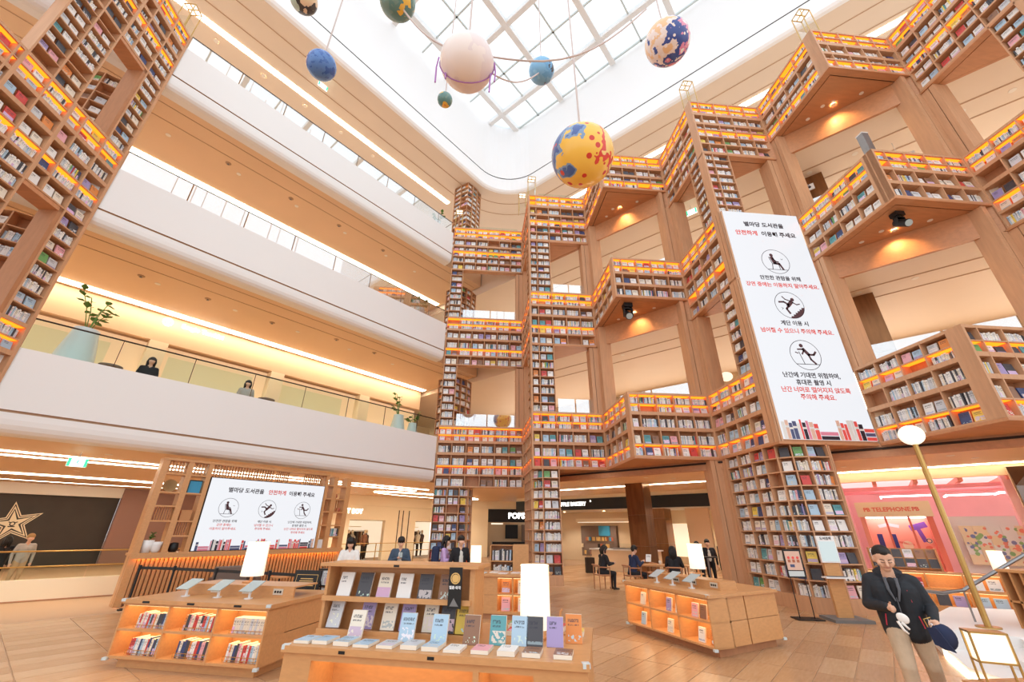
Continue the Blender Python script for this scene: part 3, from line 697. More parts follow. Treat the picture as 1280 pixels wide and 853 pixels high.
def pict_fall(s, x, y, r):
    s.ring(x,y,r,r*.035,0); s.disc(x+.3*r,y+.42*r,.13*r,2)
    s.line([(x+.2*r,y+.25*r),(x-.1*r,y-.05*r)], .26*r, 2); s.line([(x-.05*r,y+.02*r),(x-.35*r,y+.22*r),(x-.68*r,y+.2*r)], .13*r, 2); s.line([(x-.1*r,y-.08*r),(x-.28*r,y-.3*r),(x-.12*r,y-.62*r)], .14*r, 2)
    s.line([(x+.12*r,y+.3*r),(x-.2*r,y+.42*r),(x-.36*r,y+.62*r)], .08*r, 2); s.line([(x+.26*r,y+.2*r),(x+.5*r,y+.05*r),(x+.72*r,y+.1*r)], .08*r, 2)
    pts = [(x-.15*r,y-.96*r)]; n = 6
    for k in range(n): pts += [(x-.1*r+.17*r*k, y-.82*r+.13*r*k), (x-.1*r+.17*r*(k+1), y-.82*r+.13*r*k)]
    pts += [(x+.96*r,y-.12*r)]+[(x+r*.97*math.cos(math.radians(a)), y+r*.97*math.sin(math.radians(a))) for a in range(-15,-98,-10)]
    s.poly(pts[::-1], 2); s.line([(x-.62*r,y-.2*r),(x-.5*r,y-.26*r),(x-.6*r,y-.36*r)], .03*r, 0)
def pict_rail(s, x, y, r):
    s.ring(x,y,r,r*.035,0); s.disc(x-.12*r,y+.62*r,.13*r,2)
    s.line([(x-.05*r,y+.38*r),(x+.22*r,y+.02*r)], .22*r, 2); s.line([(x+.22*r,y+.02*r),(x+.55*r,y+.02*r),(x+.72*r,y+.22*r)], .13*r, 2); s.line([(x+.2*r,y+.0*r),(x+.28*r,y-.3*r),(x+.52*r,y-.58*r)], .13*r, 2)
    s.line([(x-.05*r,y+.38*r),(x-.42*r,y+.36*r)], .1*r, 2); s.line([(x-.02*r,y+.3*r),(x-.2*r,y+.05*r)], .1*r, 2); s.line([(x-.38*r,y+.2*r),(x-.22*r,y-.6*r)], .045*r, 0); s.line([(x-.74*r,y-.62*r),(x+.74*r,y-.62*r)], .04*r, 0)
    s.line([(x-.62*r,y+.16*r),(x-.45*r,y+.1*r)], .07*r, 2)
# tall LED poster on the zigzag
ps = thing('poster_screen', 'tall glowing white notice screen with pictograms on the zigzag bookcase', 'screen')
ox, oy = 8.45, 10.72
board('casing', ps, ox+.13, 11.46, oy+.02, oy+.3, 4.09, 12.36, 'wood_dark')
board('panel', ps, ox+.16, 11.44, oy-.03, oy+.02, 4.15, 12.33, 'screen')
stile(ps, (ox,oy), X1, 0, .15, 4.09, 12.3)
pr_ = (1,0,0); cx0 = 10.03; sh = Sheet((cx0, oy-.03, 0), pr_)
def T_(s, z, size, ink, dx=0, bold=.004): text_mesh('lettering', s, size, ink, (cx0+dx, oy-.03, z), pr_, parent=ps, bold=bold)
T_('별마당 도서관을', 11.78, .225, 'ink', bold=.006)
T_('안전하게', 11.38, .225, 'ink_red', -.74, .006); T_('이용해 주세요', 11.38, .225, 'ink', .46, .006)
for f_, zz in ((pict_sit,10.21),(pict_fall,8.5),(pict_rail,6.74)):
    sh = Sheet((cx0, oy-.03, 0), pr_); f_(sh, .02, zz, .5); sh.build('pictogram', INKS, ps)
for s_, zz, ik in (('안전한 관람을 위해',9.52,'ink'),('강연 중에는 이동하지 말아주세요.',9.24,'ink_red'),('계단 이용 시',7.82,'ink'),('넘어질 수 있으니 주의해 주세요.',7.54,'ink_red'),
                   ('난간에 기대면 위험하며,',6.06,'ink'),('휴대폰 촬영 시',5.83,'ink'),('난간 너머로 떨어지지 않도록',5.6,'ink_red'),('주의해 주세요.',5.38,'ink_red')): T_(s_, zz, .185, ik)
sb = Sheet((cx0, oy-.03, 4.15), pr_); book_strip(sb, -1.4, 1.4, 0, .6, 3); sb.build('printed_books', INKS, ps)
# ================================================================== decorated shelf unit with the wide screen (left)
KO = (-8.73,12.9)
kr = thing('shelf_unit', 'open wooden shelf unit with slats around the wide white notice screen', 'shelf')
kp = lambda s, d: (KO[0]+EL[0]*s+NL[0]*d, KO[1]+EL[1]*s+NL[1]*d)
def kb(name, s0, s1, d0, d1, z0, z1, m='wood_desk', par=None): return oboard(name, par or kr, KO, EL, s0, s1, d0, d1, z0, z1, m)
for s0, s1, z0 in ((0,.16,0),(.62,.76,1.2),(1.14,1.26,1.2),(4.88,4.98,1.2),(5.2,5.36,1.2),(5.72,5.9,0)): kb('post', s0, s1, 0, .4, z0, 3.58)
kb('top_board', 0, 5.0, -.02, .42, 3.58, 3.64); kb('ledge', -.02, 5.92, -.06, .5, 1.14, 1.2)
for a, b, zz in ((.16,1.14,3.22),(.16,1.14,2.72),(.16,.62,2.36),(.16,1.14,1.98),(.76,1.14,1.6),(4.98,5.9,3.25),(4.98,5.72,2.8),(4.98,5.72,2.36),(4.98,5.72,1.92),(5.2,5.72,1.55)): kb('shelf', a, b, .0, .4, zz-.02, zz+.02)
def slats(s0, s1, z0, z1, n, d=.12, w=.35):
    p = (s1-s0)/n
    for k in range(n): kb('slat', s0+p*k+p*(1-w)/2, s0+p*(k+1)-p*(1-w)/2, d, d+.06, z0, z1, 'wood_slat')
slats(.16,3.1,3.24,3.58,36); slats(3.15,3.6,3.24,3.58,7); slats(4.1,4.85,3.24,3.58,10); slats(.16,.62,1.98,2.36,8); slats(.76,1.14,1.6,1.98,7); slats(4.98,5.6,2.36,2.78,9)
slats(.16,5.72,.05,1.1,56,.02,.62)
kb('base_panel', 0, 5.9, .1, .16, 0, 1.14, 'wood_dark'); kb('led_strip', .1, 5.8, -.035, .0, 1.12, 1.138, 'led_ledge'); kb('ledge_lip', -.02, 5.92, -.075, -.05, 1.06, 1.2)
ks = thing('notice_screen', 'wide glowing white notice screen with three pictograms in the wooden shelf unit', 'screen')
oboard('casing', ks, KO, EL, 1.27, 4.86, -.03, .1, 1.205, 3.22, 'groove'); oboard('panel', ks, KO, EL, 1.29, 4.84, -.05, -.03, 1.22, 3.2, 'screen')
so_ = (*kp(3.06,-.05), 1.22); er3 = (EL[0],EL[1],0)
def KT(s, a, z, size, ink, bold=.003): text_mesh('lettering', s, size, ink, (*kp(3.06+a,-.05), 1.22+z), er3, parent=ks, bold=bold)
KT('별마당 도서관을', -.74, 1.66, .155, 'ink', .004); KT('안전하게', .2, 1.66, .155, 'ink_red', .004); KT('이용해 주세요', 1.02, 1.66, .155, 'ink', .004)
ksh = Sheet(so_, er3)
for f_, a in ((pict_sit,-1.12),(pict_fall,.0),(pict_rail,1.14)):
    ksh = Sheet(so_, er3); f_(ksh, a, 1.16, .27); ksh.build('pictogram', INKS, ks)
ksh = Sheet(so_, er3); book_strip(ksh, -1.7, 1.75, 0, .3, 8); ksh.build('printed_books', INKS, ks)
for a, ls in ((-1.12,(('안전한 관람을 위해','ink'),('강연 중에는','ink_red'),('이동하지 말아주세요.','ink_red'))),(0,(('계단 이용 시','ink'),('넘어질 수 있으니','ink_red'),('주의해 주세요.','ink_red'))),(1.14,(('난간에 기대면 위험하며,','ink'),('휴대폰 촬영 시','ink'),('난간 너머로 떨어지지 않도록','ink_red'),('주의해 주세요.','ink_red')))):
    for k, (s_, ik) in enumerate(ls): KT(s_, a, .78-.105*k, .082, ik, .001)
# ornaments on the shelf unit
def pt(s, d, z): return (*kp(s,d), z)
mat('rattan', (176,140,92), .7); mat('blue_box', (60,150,190), .5); mat('clay', (186,108,80), .7)
pl_ = thing('woven_plate', 'round woven plate standing on the top left shelf of the shelf unit', 'plate', pt(.38,.2,2.74))
b = MB(); 
for r in (.17,.13,.09,.05): b.lathe([(r-.02,-.008),(r,-.012),(r,.012),(r-.02,.008)], seg=22)
b.lathe([(1e-5,-.004),(.16,-.004),(.16,.004),(1e-5,.004)], seg=22); o = b.build('disc','rattan',pl_); o.rotation_euler = (math.radians(82),0,math.radians(45)); o.location = (0,0,.17)
def vase(name, label, loc, prof, m, cat='vase'):
    t = thing(name, label, cat, loc); MB().lathe(prof, seg=20).build('body', m, t, True); return t
def foliage(t, base, n, h, spread, leaf=.07, m='leaf', seed=1, stem=.006):
    rnd = random.Random(seed); st = MB(); lf = MB()
    for k in range(n):
        a = rnd.uniform(0,6.28); r = spread*rnd.uniform(.3,1); tip = Vector((base[0]+r*math.cos(a), base[1]+r*math.sin(a), base[2]+h*rnd.uniform(.45,1)))
        mid = Vector(base)*.5+tip*.5+Vector((0,0,h*.12)); st.tube([base,mid,tip], stem, 5)
        for q in range(4):
            c = mid.lerp(tip, q/3); d = Vector((math.cos(a+rnd.uniform(-1.4,1.4)), math.sin(a+rnd.uniform(-1.4,1.4)), rnd.uniform(-.3,.5))).normalized(); L = leaf*rnd.uniform(.7,1.2)
            sd = d.cross(Vector((0,0,1))).normalized()*L*.34; up = Vector((0,0,L*.1))
            lf.add([c, c+d*L*.35+sd+up, c+d*L*.7+sd*.8, c+d*L, c+d*L*.7-sd*.8, c+d*L*.35-sd+up, c+d*L*.5-up*.3], [(0,1,6),(1,2,6),(2,3,6),(3,4,6),(4,5,6),(5,0,6)])
    st.build('stems','leaf',t); o = lf.build('leaves', m, t, fix=False); return o
vt = vase('white_planter','white pot with a small green plant on the shelf unit ledge',pt(.3,.15,1.2),[(.1,0),(.14,.3),(.13,.3),(.1,.26),(1e-4,.26)],'white','plant pot'); foliage(vt,(0,0,.26),7,.24,.12,.1,seed=4)
vase('white_vase','slim white vase beside the potted plant on the shelf unit ledge',pt(.5,.1,1.2),[(.06,0),(.1,.05),(.11,.18),(.13,.26),(.11,.26),(1e-4,.1)],'white')
vase('black_pot','black pot on the lowest right cell of the shelf unit',pt(.9,.12,1.2),[(.08,0),(.12,.08),(.1,.22),(.05,.24),(1e-4,.24)],'black')
vase('clay_pot','clay pot with a narrow neck on the right wing of the shelf unit',pt(5.4,.2,2.82),[(.06,0),(.11,.07),(.09,.17),(.03,.22),(.035,.27),(1e-4,.27)],'clay')
vase('clay_bowl','small clay jar on the right wing of the shelf unit',pt(5.62,.2,2.38),[(.05,0),(.09,.05),(.08,.12),(.05,.14),(1e-4,.14)],'clay')
def small_box(name, label, cat, p, w, d, h, m, lid=None):
    t = thing(name, label, cat, p, math.pi/4); b = MB().box(-w/2,w/2,-d/2,d/2,0,h); o = b.build('body', m, t)
    MB().box(-w/2-.004,w/2+.004,-d/2-.004,d/2+.004,h-.03,h).build('lid', lid or m, t); return t
small_box('blue_box','blue gift box on the top shelf of the shelf unit','box',pt(.96,.2,2.74),.3,.2,.36,'blue_box','black')
small_box('storage_box','small amber box on the shelf unit under the blue box','box',pt(.95,.2,2.0),.26,.2,.28,'wood_slat')
small_box('picture_frame','little white picture frame on the right wing ledge','frame',pt(5.1,.12,1.2),.28,.05,.3,'white','gold')
for k in range(5): add_book((*kp(5.42+.055*k,.05),1.575), EL, NL, .045, .25, .17, 0, ('pale blue','teal','white','cream','dark grey')[k], False, 'the right wing of the slatted shelf unit', True)
# armchair, coffee table, barrier in front of the shelf unit
ac = thing('armchair','taupe lounge armchair before the slatted wall under the wide screen','armchair',(*kp(2.1,-1.5),0),math.radians(45))
for nm, bx, m in (('seat',(-.4,.4,-.38,.34,.2,.44),'taupe'),('backrest',(-.42,.42,.28,.48,.3,.86),'taupe'),('armrest',(-.52,-.38,-.38,.42,.12,.62),'leather'),('armrest',(.38,.52,-.38,.42,.12,.62),'leather')):
    o = MB().box(*bx).build(nm, m, ac); bv = o.modifiers.new('b','BEVEL'); bv.width = .04; bv.segments = 3
for sx in (-.4,.4):
    for sy in (-.3,.36): MB().cyl((sx,sy,0),(sx,sy,.2),.02).build('leg','black',ac)
for k, (s_, d_) in enumerate(((3.4,-1.2),(4.5,-1.3))):
    t = thing('side_table','low round wooden side table %s' % ('beside the armchair','farther from the armchair')[k],'table',(*kp(s_,d_),0)); MB().lathe([(1e-4,.5),(.3,.5),(.3,.53),(1e-4,.53)]).build('top','wood_desk',t); MB().cyl((0,0,.02),(0,0,.5),.025).build('column','black',t); MB().lathe([(.18,0),(.18,.02),(1e-4,.02)]).build('foot','black',t)
bps = [(-8.2,12.6),(-7.2,12.3),(-5.9,11.7),(-4.4,11.0),(-3.5,10.5)]
for k, p in enumerate(bps):
    t = thing('barrier_post','black retractable belt barrier post','barrier',(*p,0),0,'belt barrier posts'); MB().lathe([(.17,0),(.17,.02),(.03,.035),(.025,.05),(.025,.84),(.035,.84),(.035,.95),(1e-4,.95)],seg=14).build('post','black',t)
    if k < len(bps)-1:
        q = bps[k+1]; d = Vector(q)-Vector(p); l = d.length; d.normalize(); MB().obox((0,0), tuple(d), (-d.y,d.x), .03, l-.03, -.004,.004,.86,.92).build('belt','black',t)
# ================================================================== library desks
U = (.958,-.287); W = (.287,.958)
def at2(o, u, v): return (o[0]+U[0]*u+W[0]*v, o[1]+U[1]*u+W[1]*v)
def table_lamp(label, x, y, z, h, r, gap=.1, rz=0):
    t = thing('table_lamp', label, 'lamp', (x,y,z)); MB().lathe([(r*.7,0),(r*.7,.02),(.02,.03),(1e-4,.03)]).build('base','wood_slat',t)
    MB().box(-.018,.018,-.018,.018,.02,gap+h*.9).build('pole','wood_slat',t)
    sd_ = MB().lathe([(r,gap),(r*1.02,gap),(r*.96,gap+h),(r*.94,gap+h)], seg=28).build('shade','shade',t, True)
    MB().lathe([(r*.99,gap+h-.01),(r*.99,gap+h),(1e-4,gap+h)],seg=28).build('shade_top','shade',sd_); 
    MB().box(r*.99,r*1.03,-.004,.004,gap,gap+h).build('shade_seam','cream',sd_)
    return t
def corner_cap(par, p, z): MB().box(p[0]-.03,p[0]+.03,p[1]-.03,p[1]+.03,z-.03,z+.005).build('corner_guard','ceramic',par)
# --- front display desk
FO = (-1.63,4.67)
fd = thing('display_desk','long oak display desk with amber lit niches and a book rack on top','desk')
def fb(name, u0, u1, v0, v1, z0, z1, m='wood_desk', par=None): return oboard(name, par or fd, FO, U, u0, u1, v0, v1, z0, z1, m)
fb('table_top', 0, 2.73, 0, 1.37, .80, .85)
fb('plinth', .06, 2.67, .08, 1.3, 0, .1); fb('floor_board', .02, 2.71, .03, 1.34, .1, .3); fb('back_panel', .02, 2.71, .42, .46, .3, .8)
for u0, u1 in ((.02,.3),(1.78,1.83),(2.28,2.71)): fb('front_panel', u0, u1, .03, .42, .3, .8)
fb('front_rail', .3, 2.28, .03, .07, .745, .8); fb('side_panel', .02, .06, .42, 1.34, .1, .8); fb('side_panel', 2.67, 2.71, .42, 1.34, .1, .8); fb('light_panel', .32, 1.77, .09, .38, .785, .798,'led_soft'); fb('light_panel', 1.85, 2.26, .09, .38, .785, .798,'led_soft')
for u in (.0,2.73): corner_cap(fd, at2(FO,abs(u-.03),.03), .85)
for u in (.6,1.42): fb('shelf_tag', u-.03, u+.03, -.004, .0, .812, .835, 'black')
# rack on the desk
rk = thing('book_rack','two tier oak book rack standing on the long display desk','rack'); RV = .52
def rb_(name, u0, u1, v0, v1, z0, z1, m='wood_desk'): return oboard(name, rk, at2(FO,0,RV), U, u0, u1, v0, v1, z0, z1, m)
rb_('top_board', -.06, 1.68, -.06, .42, 1.445, 1.475); rb_('side_panel', 0,.03,0,.36,.85,1.445); rb_('side_panel', 1.58,1.63,0,.36,.85,1.445); rb_('back_panel', .03,1.58,.2,.22,.85,1.445)
rb_('shelf', .03,1.6,.0,.2,1.13,1.15); rb_('lip', .0,1.6,-.03,.0,1.13,1.175); rb_('lip', .0,1.6,-.03,.0,.85,.89); rb_('shelf_tag', .78,.84,-.064,-.06,1.45,1.47,'black')
wr = 'the oak rack on the display desk'
for k, c in enumerate(('white','dark grey','cream','white','dark grey','brown')): add_book((*at2(FO,.12+.225*k,RV+.03),1.155), U, W, .15, .225, .02, .3, c, True, 'the upper tier of the oak desk rack', True)
for k, (u_, c) in enumerate(((.06,'pale grey'),(.42,'lilac'),(.66,'cream'),(.86,'lilac'),(1.1,'cream'),(1.28,'dark grey'),(1.44,'yellow'))): add_book((*at2(FO,u_,RV+.03),.892), U, W, .145, .23, .02, .3, c, True, 'the lower tier of the oak desk rack', True)
ban = thing('poster_card','black poster card with a gold disc hung on the oak rack','poster'); bo = at2(FO,1.385,RV-.07)
oboard('card', ban, bo, U, 0,.135,0,.008,1.11,1.46,'black'); mat('gold_print',(222,180,110),.5); mat('white_print',(235,235,235),.5)
bs = Sheet((*bo,1.11),(U[0],U[1],0)); bs.disc(.068,.255,.05,0); bs.ring(.068,.255,.04,.006,1); bs.poly([(.02,.02),(.06,.09),(.11,.02)],2); bs.build('print',['gold_print','black','grey'],ban)
text_mesh('lettering','힐튼·외국',.03,'white_print',(*at2(FO,1.385+.068,RV-.07),1.11+.175),(U[0],U[1],0),parent=ban,bold=.001)
# books standing and lying on the desk
for u_, v_, c in ((.42,.36,'cream'),(.96,.33,'pale blue'),(1.28,.33,'pale blue'),(1.58,.36,'brown'),(1.82,.4,'teal'),(2.02,.42,'pale blue'),(2.16,.42,'dark grey'),(2.34,.45,'lilac'),(2.5,.62,'orange')):
    add_book((*at2(FO,u_,v_),.852), U, W, .15, .22, .022, .28, c, True, 'a stand on the long display desk', True)
for u_, c in ((.06,'pale blue'),(.24,'pale blue'),(.46,'pale blue'),(.66,'pale blue'),(.88,'pale grey'),(1.1,'pale grey'),(1.3,'pale blue'),(1.5,'white'),(1.74,'pink'),(1.97,'white'),(2.18,'brown'),(2.44,'brown')):
    th_ = random.uniform(.02,.04); add_book((*at2(FO,u_,.06+.03*random.random()),.852), U, W, .15, th_, .21, 0, c, True, 'the front edge of the long display desk', True, lay=True)
for u_, v_ in ((2.05,.95),(2.3,1.1),(2.5,.9),(2.45,1.15),(1.85,1.1),(1.9,.8)): add_book((*at2(FO,u_,v_),.852), U, W, .15, .04, .2, 0, random.choice(('red','green','white','orange','yellow')), True, 'the back of the long display desk', True, lay=True)
for k, u_ in enumerate((.56,.92,1.16,1.3,1.56,1.95)): add_book((*at2(FO,u_,.12),.305), U, W, .17 if k < 2 else .12, .2+.02*(k%2), .025, .2, ('white','white','cream','yellow','cream','white')[k], True, 'the amber niche of the long display desk', True)
table_lamp('big glowing paper shade lamp at the right end of the display desk', *at2(FO,2.2,.72), .85, .54, .145, .09)
wh = thing('book_stand','bent wooden book stand at the right end of the display desk','stand',(*at2(FO,2.42,.95),.85)); MB().tube([(0,0,0),(0,.0,.12),(.01,.0,.2),(.03,0,.22)],.012).build('hook','wood_slat',wh); MB().box(-.04,.04,-.03,.03,0,.012).build('foot','wood_slat',wh)
# --- desk units with niches (left and right)
def niche_desk(label, pa, pb, n, ends, ztop, plinth_in=.12):
    r = thing('niche_desk', label, 'desk'); z1 = ztop-.05
    path = cols(pa, pb, [1]*n); block(r, path, [(.15,z1/2+.05,True),(z1/2+.08,z1-.03,True)], .12, z1, '', depth=.42, m='wood_desk', lit='led_soft', books=False, back='wood_desk', th=.025)
    return r, path
LD = [(-5.05,7.69),(-2.70,6.985)]
ld, lpth = niche_desk('oak reading desk with six lit niches full of book spines', *LD, 3, None, .84)
def lb_(name, u0, u1, v0, v1, z0, z1, m='wood_desk'): return oboard(name, ld, LD[0], U, u0, u1, v0, v1, z0, z1, m)
LN = math.dist(*LD)
lb_('table_top',-.03,LN+.03,-.03,1.55,.79,.84); lb_('plinth',.1,LN-.1,.1,1.4,0,.12); lb_('side_panel',LN-.03,LN,.42,1.5,.12,.44); lb_('side_panel',LN-.03,LN,.42,1.5,.45,.79); lb_('side_panel',0,.03,.42,1.5,.12,.79); lb_('back_panel',0,LN,1.46,1.5,.12,.79)
lb_('riser',.42,LN-.12,.62,.66,.84,.99); lb_('riser',.42,LN-.12,.66,1.2,.97,.99)
for u in (.0,LN): corner_cap(ld, at2(LD[0],u,-.01), .84); corner_cap(ld, at2(LD[0],u,-.01), .13)
for k in range(3): lb_('shelf_tag', .35+.78*k, .47+.78*k, -.036,-.03,.8,.825,'black')
mat('tablet_face',(176,190,190),.25); mat('outlet',(206,196,180),.4)
def reading_kit(par_lbl, o, t, n, us, z, v0, group):
    for k, u_ in enumerate(us):
        tb = thing('tablet','tilted tablet on a white stand on the %s' % par_lbl,'tablet',(o[0]+t[0]*u_+n[0]*(v0-.22), o[1]+t[1]*u_+n[1]*(v0-.22), z), math.atan2(t[1],t[0]), group)
        m_ = MB(); m_.hull8([(-.11,-.1,.1),(.11,-.1,.1),(.14,.12,.22),(-.08,.12,.22)],[(-.11,-.106,.11),(.11,-.106,.11),(.14,.114,.23),(-.08,.114,.23)]); m_.build('screen_slab','tablet_face',tb)
        MB().cyl((.01,.0,.0),(.01,.0,.16),.02,.014).build('stem','white',tb); MB().lathe([(.06,0),(.06,.012),(1e-4,.012)],seg=14).build('foot','white',tb)
        ou = thing('power_outlet','triple power outlet set in the riser of the %s' % par_lbl,'outlet',(o[0]+t[0]*(u_+.32)+n[0]*(v0-.006), o[1]+t[1]*(u_+.32)+n[1]*(v0-.006), z+.075), math.atan2(t[1],t[0]), group+' outlets')
        MB().box(-.085,.085,-.004,.004,-.04,.04).build('plate','outlet',ou)
        for q in (-.045,0,.045): MB().lathe([(.017,0),(.017,.006),(1e-4,.006)],seg=10).build('socket','black',ou).matrix_basis = Matrix.Translation((q,-.004,0)) @ Matrix.Rotation(math.pi/2,4,'X')
reading_kit('left reading desk', LD[0], U, W, (.62,1.2,1.75), .84, .62, 'tablets on the left desk')
table_lamp('glowing paper shade lamp on the left reading desk', *at2(LD[0],1.28,.92), .99, .5, .17, .1)
for i in range(3):
    for j, zz in enumerate((.152,.452)):
        a0 = lpth[i]; cw = LN/3; a = cw*.27
        wr_ = thing('wire_rack','thin brass wire book rack in a niche of the left reading desk','book rack',(a0[0],a0[1],zz),math.atan2(U[1],U[0]),'niche wire racks')
        for q in (.02,.06): MB().cyl((cw*.25,.07,q),(cw*.93,.07,q),.004,seg=6).build('wire','gold',wr_)
        for q in range(9): MB().cyl((cw*(.25+.085*q),.07,.0),(cw*(.25+.085*q),.07,.062),.003,seg=5).build('wire','gold',wr_)
        while a < cw*.88:
            bw = random.uniform(.022,.05); p = (a0[0]+U[0]*a+W[0]*.09, a0[1]+U[1]*a+W[1]*.09)
            cset = ('white','cream','red','pale blue','pink','navy','orange','dark grey') if (i,j) != (2,1) else ('cream','cream','cream','pale grey')
            add_book((*p, zz), U, W, bw-.003, random.uniform(.19,.22) if (i,j) != (2,1) else .205, .16, 0, random.choice(cset), False, 'the %s niche of the left reading desk, %s' % (('first','middle','last')[i], ('lower row','upper row')[j]), True, tilt=.08); a += bw
RC = (3.9,7.45); RLp = (3.28,9.62); RRp = (5.55,8.15); RBp = (5.15,10.3)
rd, rp = niche_desk('oak island desk with lit niches and panelled end', RLp, RC, 3, None, .86)
MB().prism([(RLp[0]-.04,RLp[1]+.03),(RC[0]-.02,RC[1]-.05),(RRp[0]+.05,RRp[1]-.02),(RBp[0]+.03,RBp[1]+.03)], .81,.86).build('table_top','wood_desk',rd)
MB().prism([(RLp[0]+.13,RLp[1]-.08),(RC[0]+.12,RC[1]+.12),(RRp[0]-.12,RRp[1]+.06),(RBp[0]-.1,RBp[1]-.1)], 0,.12).build('plinth','wood_dark',rd)
bd = (Vector(RRp)-Vector(RC)); bll = bd.length; bd.normalize(); bd = tuple(bd)
for a0, a1 in ((0,.5),(.505,1)):
    for z0, z1 in ((.12,.46),(.467,.81)): oboard('end_panel', rd, RC, bd, bll*a0+.02, bll*a1, .0, .03, z0, z1, 'wood_desk')
oboard('back_panel', rd, RRp, tuple((Vector(RBp)-Vector(RRp)).normalized()), 0, math.dist(RRp,RBp), 0,.03,.12,.81,'wood_desk')
for p in (RC,RLp,RRp): corner_cap(rd, p, .86); corner_cap(rd, p, .13)
RT = tuple((Vector(RC)-Vector(RLp)).normalized()); RN = (-RT[1],RT[0])
oboard('riser', rd, RLp, RT, .25,1.95,.62,.66,.86,1.0,'wood_desk'); oboard('riser', rd, RLp, RT, .25,1.95,.66,1.0,.98,1.0,'wood_desk'); oboard('riser', rd, RLp, RT, 1.91,1.95,.66,1.0,.86,.98,'wood_desk')
for k in range(3): oboard('shelf_tag', rd, RLp, RT, .3+.7*k,.42+.7*k,-.012,-.004,.82,.845,'black')
reading_kit('island desk', RLp, RT, RN, (.55,1.0,1.5), .86, .62, 'tablets on the island desk')
table_lamp('glowing paper shade lamp on the island desk', 4.75,9.25,1.0,.46,.15,.1)
for i, j, fr, c in ((0,1,.45,'cream'),(1,1,.45,'lilac'),(1,1,.78,'white'),(2,1,.3,'pink'),(2,1,.55,'brown'),(0,0,.4,'pale blue'),(1,0,.4,'cream'),(2,0,.4,'white'),(2,0,.75,'orange')):
    a = math.dist(RC,RLp)/3; p = (rp[i][0]+RT[0]*a*fr+RN[0]*.1, rp[i][1]+RT[1]*a*fr+RN[1]*.1); add_book((*p,(.152,.487)[j]), RT, RN, .14, .2, .03, .2, c, True, 'a niche of the island desk', True)
# --- cabinets behind the rack
bc = thing('low_cabinet','low oak cabinet with lit magazine niches behind the display desk','cabinet'); BO = (.15,11.0)
block(bc, cols(at2(BO,.55,0), at2(BO,1.7,0), [1,1,1]), [(.15,.46,True),(.49,.8,True)], .1, .83, '', depth=.35, m='wood_desk', lit='led_soft', books=False, back='wood_desk')
oboard('front_panel', bc, BO, U, 0,.55,0,.03,.1,.46,'wood_desk'); oboard('front_panel', bc, BO, U, 0,.55,0,.03,.465,.83,'wood_desk'); oboard('table_top', bc, BO, U, -.05,1.75,-.05,1.0,.83,.87,'wood_desk'); oboard('side_panel', bc, BO, U, 0,.03,.03,.95,.1,.83,'wood_desk'); oboard('plinth', bc, BO, U, .05,1.65,.05,.9,0,.1,'wood_dark')
for i in range(3):
    for j in range(2): add_book((*at2(BO,.66+.383*i,.08),(.152,.492)[j]), U, W, .2, .26, .012, .15, random.choice(('pink','orange','white','cream','red')), True, 'a niche of the low cabinet behind the display desk', True)
for k in range(6): add_book((*at2(BO,.05+.26*k,.1+.2*(k%2)),.872), U, W, .2, .015, .27, 0, random.choice(('white','pale grey','pale blue')), True, 'the top of the low cabinet behind the display desk', False, lay=True)
sc_ = thing('small_bookcase','waist high oak bookcase with slanted spines beyond the low cabinet','bookcase')
block(sc_, cols((.62,13.0),(1.28,12.8),[1]), stack_rows(.2,1.42,3), 0, 1.42, 'the waist high oak bookcase', depth=.3, m='wood_desk', lit=None, style='spine'); oboard('side_panel', sc_, (1.28,12.8), (.958,.287), 0,.45,0,.04,0,1.44,'wood_desk')
table_lamp('glowing paper shade lamp beside the waist high bookcase', .2,11.35,.87,.46,.13,.12)
# --- sign stand and magazine stand
ss = thing('sign_stand','black framed menu sign leaning on a stand between the desks','sign',(-3.05,9.15,0),math.radians(-14))
m_ = MB(); m_.hull8([(-.27,-.02,.12),(.27,-.02,.12),(.27,.02,.12),(-.27,.02,.12)],[(-.27,.16,1.08),(.27,.16,1.08),(.27,.2,1.08),(-.27,.2,1.08)]); m_.build('board','black',ss)
for sx in (-.25,.25): MB().cyl((sx,-.02,0),(sx,.0,.14),.015).build('leg','black',ss); MB().cyl((sx,.5,0),(sx,.2,.9),.012).build('leg','black',ss)
n_ = Vector((0,.18,.96)).normalized(); sn = Sheet((0,-.02,.12),(1,0,0),n_,.004)
for a in ((-.22,.22,.9,.908),(-.22,.22,.2,.208),(-.22,-.212,.2,.9),(.212,.22,.2,.9)): sn.rect(*a)
rr = random.Random(5)
for k in range(16):
    if k in (4,9,12): continue
    w_ = rr.uniform(.06,.17); sn.rect(-w_,w_,.83-.037*k,.845-.037*k)
sn.poly([(-.02,.09),(0,.14),(.02,.09),(.01,.09),(0,.12),(-.01,.09)]); sn.build('print','gold_print',ss)
ms = thing('magazine_stand','wire stand packed with upright magazines behind the black sign','stand',(-2.75,9.7,0))
for sx in (-.16,.16):
    for sy in (-.1,.1): MB().cyl((sx,sy,0),(sx,sy,1.1),.01).build('upright','black',ms)
for zz in (.2,.5,.8,1.08): MB().box(-.17,.17,-.11,.11,zz-.02,zz).build('shelf','black',ms)
for zz in (.2,.5,.8):
    for k in range(7): add_book((-2.75-.15+.042*k, 9.7-.1, zz+.002), (1,0), (0,1), .036, .25, .18, 0, random.choice(('white','cream','pale grey','brown')), False, 'the wire magazine stand', False)
